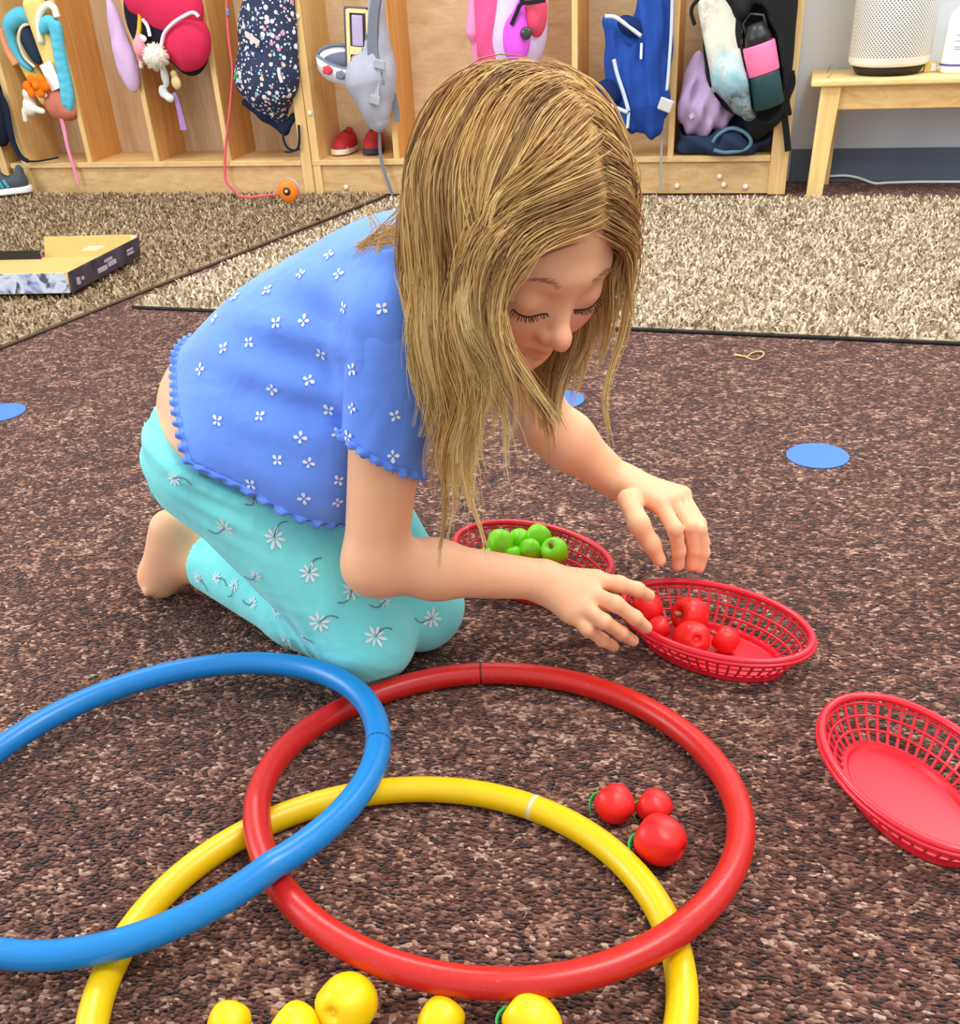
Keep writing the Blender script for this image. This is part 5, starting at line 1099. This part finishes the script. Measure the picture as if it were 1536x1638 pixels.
sb = tri_bvh(np.concatenate([sv, slv[0][0], slv[1][0]]), np.concatenate([sf, slv[0][1]+len(sv), slv[1][1]+len(sv)+len(slv[0][0])])); pb = tri_bvh(pv, pf)
FS = [(970, 170), (748, 270), (992, 268), (645, 350), (855, 360), (1037, 360), (692, 438), (540, 470), (403, 510), (437, 575), (1063, 525), (1248, 528), (735, 598), (870, 588), (302, 622), (603, 690), (480, 720), (953, 745), (1103, 822), (367, 822), (715, 918), (655, 1050), (893, 875), (852, 1153), (450, 1072), (742, 1262), (893, 1275), (612, 1378), (870, 1447), (1035, 1360), (1030, 1465), (1105, 1010), (1030, 1135), (1085, 1150), (1310, 1045), (1300, 1240), (990, 1020)]
mb = MB()
for x, y in FS:
    P, N = hit_px(sb, 200+x/3.034, 320+y/3.034)
    if P is None: continue
    N = np.array(N)
    if N@(CC-np.array(P)) < 0: N = -N
    flower(mb, P, N, random.random()*6, 0.0068, 4, 'blob')
def scatter(v, f, n, gap, mb, size, petals, kind, avoid_cam=0.15):
    got = []
    for _ in range(n*20):
        q = f[rng.integers(len(f))]; P = v[q].mean(0); N = np.cross(v[q[1]]-v[q[0]], v[q[2]]-v[q[0]])
        if np.linalg.norm(N) < 1e-12: continue
        N = nrm(N)
        if N@nrm(CC-P) > -0.05 or P[2] < 0.03: continue
        if any(np.linalg.norm(P-g_) < gap for g_ in got): continue
        got.append(P); flower(mb, P, N, random.random()*6, size, petals, kind)
        if len(got) >= n: break
scatter(sv, sf, 40, 0.035, mb, 0.0068, 4, 'blob')
tag(mb.build('flower_print', white, so), kind='stuff')
FP = [(235, 160), (395, 255), (430, 350), (225, 355), (585, 450), (455, 580), (680, 625), (838, 785), (597, 795), (500, 840), (420, 810), (335, 808), (585, 920), (690, 960), (885, 1010), (735, 1090), (1030, 865), (1140, 1075), (815, 1080), (1395, 990), (1180, 915)]
mb = MB(); ms = MB()
for i, (x, y) in enumerate(FP):
    P, N = hit_px(pb, 200+x/2.844, 640+y/2.844)
    if P is None: continue
    N = np.array(N); P = np.array(P)
    if N@(CC-P) < 0: N = -N
    flower(mb, P, N, random.random()*6, 0.009 if i in (3, 8, 9, 10, 11, 12, 13, 18, 20) else 0.0130, 8, 'daisy')
    a = nrm(np.cross(N, (0.3*math.cos(i), 0.2, 0.9*math.sin(i*1.7)))); b = np.cross(N, a); pts = []
    for t in np.linspace(0, 1, 8):
        q = P+a*0.022*t+b*0.008*math.sin(t*2.5); h = pb.find_nearest(Vector(q)); pts.append(np.array(h[0])+N*0.0016)
    ms.ribbon(pts, b, 0.0011, 0.0003)
scatter(pv, pf, 30, 0.05, mb, 0.0125, 8, 'daisy')
tag(mb.build('daisy_print', white, po), kind='stuff'); tag(ms.build('daisy_stem_print', greyp, po), kind='stuff')

# ------------------------------------------------------------------ face details
bb = tri_bvh(*[np.array([v.co[:] for v in bo.data.vertices])+np.array(bo.location), [tuple(p.vertices) for p in bo.data.polygons]])
def snap(q, off=0.0006):
    h = bb.find_nearest(Vector(q)); P = np.array(h[0]); N = np.array(h[1]); N = N if N@(P-HC) > 0 else -N; return P+N*off, N
for sx in (-1, 1):
    ln = []; lash = MB(); brow = MB()
    for t in np.linspace(0, 1, 15):
        x = sx*(0.0160+0.0265*t); y = -0.0205-0.0045*math.sin(math.pi*t)+0.001*t; P, N = snap(hp(x, y, 0.085-0.012*t), 0.0004); ln.append(P)
        for m in range(2):
            d = nrm(N*0.75+HAX[1]*-0.55+HAX[0]*sx*(t-0.4)*0.8+rng.normal(0, 0.10, 3)); L_ = (0.0055+0.003*t)*(0.8+0.4*random.random())
            lash.tube([P, P+d*L_*0.5, P+d*L_*0.9+HAX[1]*0.0014], [0.00040, 0.0003, 0.0001], 4)
    lash.tube(ln, 0.0007, 5)
    for k in range(60):
        t = random.random(); x = sx*(0.013+0.032*t); y = 0.0085+0.0035*math.sin(t*2.6)-0.005*t*t+random.gauss(0, 0.0010); P, N = snap(hp(x, y, 0.08-0.012*t), 0.0003)
        d = nrm(HAX[0]*sx+HAX[1]*(0.35-0.8*t)+N*0.15); brow.tube([P, P+d*0.0035, P+d*0.006], [0.00026, 0.0002, 0.0001], 4)
    lash.build('eyelashes', plain('lash_brown', (58, 36, 32), 0.6), G, True); brow.build('eyebrow', plain('brow_brown', (176, 126, 94), 0.7), G, True)
def nrm_rows(a): return a/(np.linalg.norm(a, axis=1)[:, None]+1e-9)
# ------------------------------------------------------------------ hair
HAIRP = [hell((0, 0.023, -0.013), (0.0745, 0.0805, 0.0905), 0.02), hcone((0, -0.035, -0.045), (0, 0.0, -0.03), 0.055, 0.064, 0.03), hcone((0.03, -0.05, 0.015), (-0.03, -0.05, 0.015), 0.036, 0.036, 0.03), hcone((0, -0.10, -0.02), (0, -0.05, -0.03), 0.045, 0.052, 0.03)]
COLL = torso+neck+arms+shirt+sleeves
def haircap(p, d):
    q = (p-HC)@RH/HS                               # head coordinates
    # keep the scalp, cut away the face: hairline runs over the forehead and down in front of the ears
    line = q[:, 2]-(0.044-np.clip(q[:, 1]-0.026, -0.2, 0)*-0.55)-np.clip((q[:, 1]-0.036)*2.6, 0, 0.2)
    d = np.maximum(d, line*0.5)
    return np.maximum(d, -(q[:, 1]+0.075)*0.8)
cv, cf = surf([hell((0, 0.023, -0.013), (0.0750, 0.0810, 0.0910), 0.02), hcone((0, -0.03, -0.045), (0, 0.0, -0.03), 0.055, 0.063, 0.03)], 0.004, haircap)
def hair_mat():
    t = NT('blonde_hair'); a = t.n('ShaderNodeVertexColor', layer_name='tint'); s_ = t.n('ShaderNodeSeparateColor'); t.l(a.outputs[0], s_.inputs[0])
    c = t.ramp(s_.outputs[0], [(0.0, lin((126, 92, 60))), (0.3, lin((188, 143, 88))), (0.6, lin((232, 188, 116))), (1.0, lin((252, 226, 160)))])
    t.color(c); t.b.inputs['Anisotropic'].default_value = 0.5; return t.fin(0.42, 0.45)
HAIRM = hair_mat()
GR = np.array([0, 0, -1.0])
def hq(p): return (p-HC)@RH/HS
PART_X = 0.012                                     # the parting sits slightly toward her left
def grow(roots, length, nseg, seed_noise, lateral=1.0, stray=0.0):
    P = roots.copy(); n = len(P); out = [P.copy()]; st = length/nseg
    q0 = hq(P); side = np.where(q0[:, 0]+rng.normal(0, 0.004, n) > PART_X, 1.0, -1.0); N0 = nrm_rows((P-HC))
    vel = None; layer = (0.002+0.008*rng.random(n))*np.where(side > 0, 0.5, 1.0); fq = rng.uniform(25, 60, (3, 3)); ph0 = rng.uniform(0, 6, 3)
    for i in range(nseg):
        d = sd(HAIRP, P); e = 0.002
        g_ = np.stack([sd(HAIRP, P+np.eye(3)[k]*e)-d for k in range(3)], 1)/e; g_ = nrm_rows(g_)
        q = hq(P)
        near = np.clip(1-(d/0.030), 0, 1)[:, None]
        latf = side[:, None]*HAX[0]*np.where(side > 0, 0.55, 1.0)[:, None]*np.clip(1.15-np.abs(q[:, :1])/0.062, 0, 1)
        # hair over the brow is swept to the side and back, never over the face
        facef = (np.clip((q[:, 2:3]-0.020)/0.03, 0, 1)*np.clip((0.085-np.abs(q[:, :1]))/0.02, 0, 1))*near
        k_ = i/nseg
        D = GR*0.85+near*(latf*1.1)+facef*(side[:, None]*HAX[0]*np.where(side > 0, 0.9, 2.0)[:, None]-HAX[2]*np.where(side > 0, 0.6, 0.20)[:, None])-np.clip(d/0.02, 0, 1)[:, None]*np.clip(1-d/0.06, 0, 1)[:, None]*g_*0.45*np.clip(1.3-k_*1.6, 0, 1)
        D = D-np.clip((side*q[:, 0]-0.058)/0.02, 0, 1)[:, None]*side[:, None]*HAX[0]*np.where(side > 0, 0.55, 0.15)[:, None]
        D = D+0.30*np.sin(P@fq.T+ph0+side[:, None])*np.clip(0.2+k_*1.5, 0, 1)
        D = D-near*g_*np.minimum((D*g_).sum(1), 0)[:, None]
        D = nrm_rows(D)
        vel = D if vel is None else nrm_rows(vel*0.55+D*0.45)
        k = i/nseg
        wob = np.stack([np.sin(seed_noise[:, 0]+k*seed_noise[:, 1]*7), np.cos(seed_noise[:, 2]+k*seed_noise[:, 3]*7), np.zeros(n)], 1)*(0.22*k)
        P = P+(vel+wob)*st
        d = sd(HAIRP, P); P = P+g_*np.maximum(0.002-d, 0)[:, None]
        att = (g_[:, 2] > 0.02) & (d > layer) & (k_ < 0.6)       # lies on the skull until the surface turns under
        P = P-g_*(np.where(att, (d-layer)*0.85, 0))[:, None]
        # keep out of the face
        q = hq(P); inf = (np.abs(q[:, 0]) < 0.064) & (q[:, 2] > 0.0) & (q[:, 2] < 0.115) & (q[:, 1] < 0.022) & (q[:, 1] > -0.115)
        push = np.where(inf, np.maximum(np.where(side > 0, 0.057, 0.064)-np.abs(q[:, 0]), 0)*0.6, 0)
        P = P+(side*push)[:, None]*HAX[0]*HS
        db = sd(COLL, P); tch = db < 0.004
        if tch.any():
            e = 0.002; gb = np.stack([sd(COLL, P[tch]+np.eye(3)[k2]*e)-db[tch] for k2 in range(3)], 1)/e
            P[tch] += nrm_rows(gb)*(0.004-db[tch])[:, None]
        out.append(P.copy())
    return np.stack(out, 1)
# roots: random directions on the skull above the hairline
def roots(n):
    out = []
    while len(out) < n:
        d = nrm(rng.normal(size=3)); P = np.array([0, 0.023, -0.013])+d*np.array([0.0750, 0.0810, 0.0910])
        x, y, z = P
        if y < -0.050 or z > 0.046-max(0, 0.026-y)*0.55+max(0, (y-0.036)*2.6): continue
        if y < 0.0 and z > 0.02: continue
        out.append(hp(*P))
    return np.array(out)
NG = 470
R0 = roots(NG-90)
# extra roots along the parting so that no scalp shows
px_ = []
for k in range(90):
    a = rng.uniform(-0.35, 1.75); d = np.array([math.sin(PART_X/0.075)+rng.normal(0, 0.10), math.cos(a-0.6), math.sin(a-0.6)]); d = nrm(d)
    px_.append(hp(*(np.array([0, 0.023, -0.013])+d*np.array([0.0750, 0.0810, 0.0910]))))
R0 = np.concatenate([R0, np.array([p_ for p_ in px_])]); q0 = hq(R0)
keep = ~((q0[:, 2] > 0.046+np.maximum(0, (q0[:, 1]-0.036)*2.6))); R0 = R0[keep]; q0 = q0[keep]; NG = len(R0)
ln = 0.272+rng.normal(0, 0.026, NG)-0.05*np.clip((q0[:, 2]-0.01)/0.05, 0, 1)
ln = np.where(q0[:, 0] > PART_X, ln-0.085, ln)
sn = rng.random((NG, 4))*np.array([6.28, 1, 6.28, 1])
NS = 17
Gd = grow(R0, ln[:, None], NS, sn)
CH = 27
allP = []; tint = []
for i in range(NG):
    g_ = Gd[i]; T = nrm_rows(np.gradient(g_, axis=0)); base = random.random(); 
    rad = 0.0080*(0.55+random.random()*0.7)
    for j in range(CH):
        o = rng.normal(size=3)*0.6; t = np.linspace(0, 1, NS+1)[:, None]
        spread = rad*(1.0-0.80*t**1.1)+0.002*np.maximum(t-0.85, 0)*6
        off = (o-T*(T@o)[:, None])*spread
        wig = np.stack([np.sin(t[:, 0]*rng.uniform(4, 9)+rng.uniform(0, 6)), np.cos(t[:, 0]*rng.uniform(4, 9)+rng.uniform(0, 6)), np.zeros(NS+1)], 1)*0.0016*t
        cut = rng.uniform(0.74, 1.0); S = g_+off+wig
        m = int(NS*cut)
        S2 = S[:m+1]; idx = np.linspace(0, m, NS+1); lo = idx.astype(int); hi_ = np.minimum(lo+1, m); S = S2[lo]*(1-(idx-lo))[:, None]+S2[hi_]*(idx-lo)[:, None]
        allP.append(S); tn = np.clip(0.32+0.70*(base-0.35)+rng.normal(0, 0.12)+0.42*t[:, 0]**2.2, 0, 1); tint.append(tn)
# loose strays
NSX = 160
Rs = roots(NSX); sn2 = rng.random((NSX, 4))*np.array([6.28, 2, 6.28, 2]); Gs = grow(Rs, np.where(hq(Rs)[:, :1] > PART_X, 0.17, 0.27), NS, sn2)
for i in range(NSX):
    N_ = nrm(Rs[i]-HC); t = np.linspace(0, 1, NS+1)[:, None]
    allP.append(Gs[i]+N_*0.006*np.sin(t*math.pi)*rng.random()+np.stack([np.sin(t[:, 0]*5+i), np.cos(t[:, 0]*4+i), np.sin(t[:, 0]*6+2*i)], 1)*0.004*t); tint.append(np.clip(0.6+0.3*t[:, 0], 0, 1))
# a lock flipped back over the shoulder blade
for j in range(60):
    a = at_d(655+rng.normal(0, 6), 370+rng.normal(0, 22), 1.045); b = at_d(612+rng.normal(0, 5), 376+rng.normal(0, 9), 1.05); e_ = at_d(572+rng.normal(0, 5), 396+rng.normal(0, 5), 1.055) if j % 5 else (at_d(586+rng.normal(0, 3), 330+rng.normal(0, 5), 1.05) if j % 2 else at_d(586+rng.normal(0, 2), 480+rng.normal(0, 20), 1.05))
    allP.append(spline([a, b*0.5+a*0.5, b, b*0.35+e_*0.65, e_], NS)[:NS+1] if len(spline([a, b, b, e_, e_], NS)) >= NS+1 else np.linspace(a, e_, NS+1)); tint.append(np.full(NS+1, 0.45+0.3*random.random()))
allP = [s_ if len(s_) == NS+1 else s_[np.linspace(0, len(s_)-1, NS+1).astype(int)] for s_ in allP]
A_ = np.stack(allP); TI = np.stack(tint); nst = len(A_)
T = np.gradient(A_, axis=1); T /= np.linalg.norm(T, axis=2)[:, :, None]+1e-9
ref = nrm(np.array([0.3, 0.9, 0.2])); Nn = np.cross(T, ref); Nn /= np.linalg.norm(Nn, axis=2)[:, :, None]+1e-9; Bn = np.cross(T, Nn)
rr = (0.00056*(1-0.75*np.linspace(0, 1, NS+1)**3)*np.minimum(1, 0.25+np.linspace(0, 1, NS+1)*9))[None, :, None]*(0.8+0.5*rng.random((nst, 1, 1)))
V = np.stack([A_+rr*(Nn*math.cos(a)+Bn*math.sin(a)) for a in (0, 2.094, 4.189)], 2)
V = V.reshape(-1, 3); si = np.arange(nst)[:, None, None]*(NS+1)*3+np.arange(NS)[None, :, None]*3
F = []
for k in range(3):
    k2 = (k+1) % 3; F.append(np.stack([si+k, si+k2, si+3+k2, si+3+k], -1).reshape(-1, 4))
F = np.concatenate(F)
tc = np.repeat(TI.reshape(-1), 3)
nV = len(V); V = np.concatenate([V, cv]); F = np.concatenate([F, cf+nV]); tc = np.concatenate([tc, np.full(len(cv), 0.36)])
ho = mesh_obj('hair', V, F, HAIRM, G, True, None, np.stack([tc, tc, tc, np.ones_like(tc)], 1)); ho['label'] = 'long dark blonde hair hanging loose over the face and shoulder'
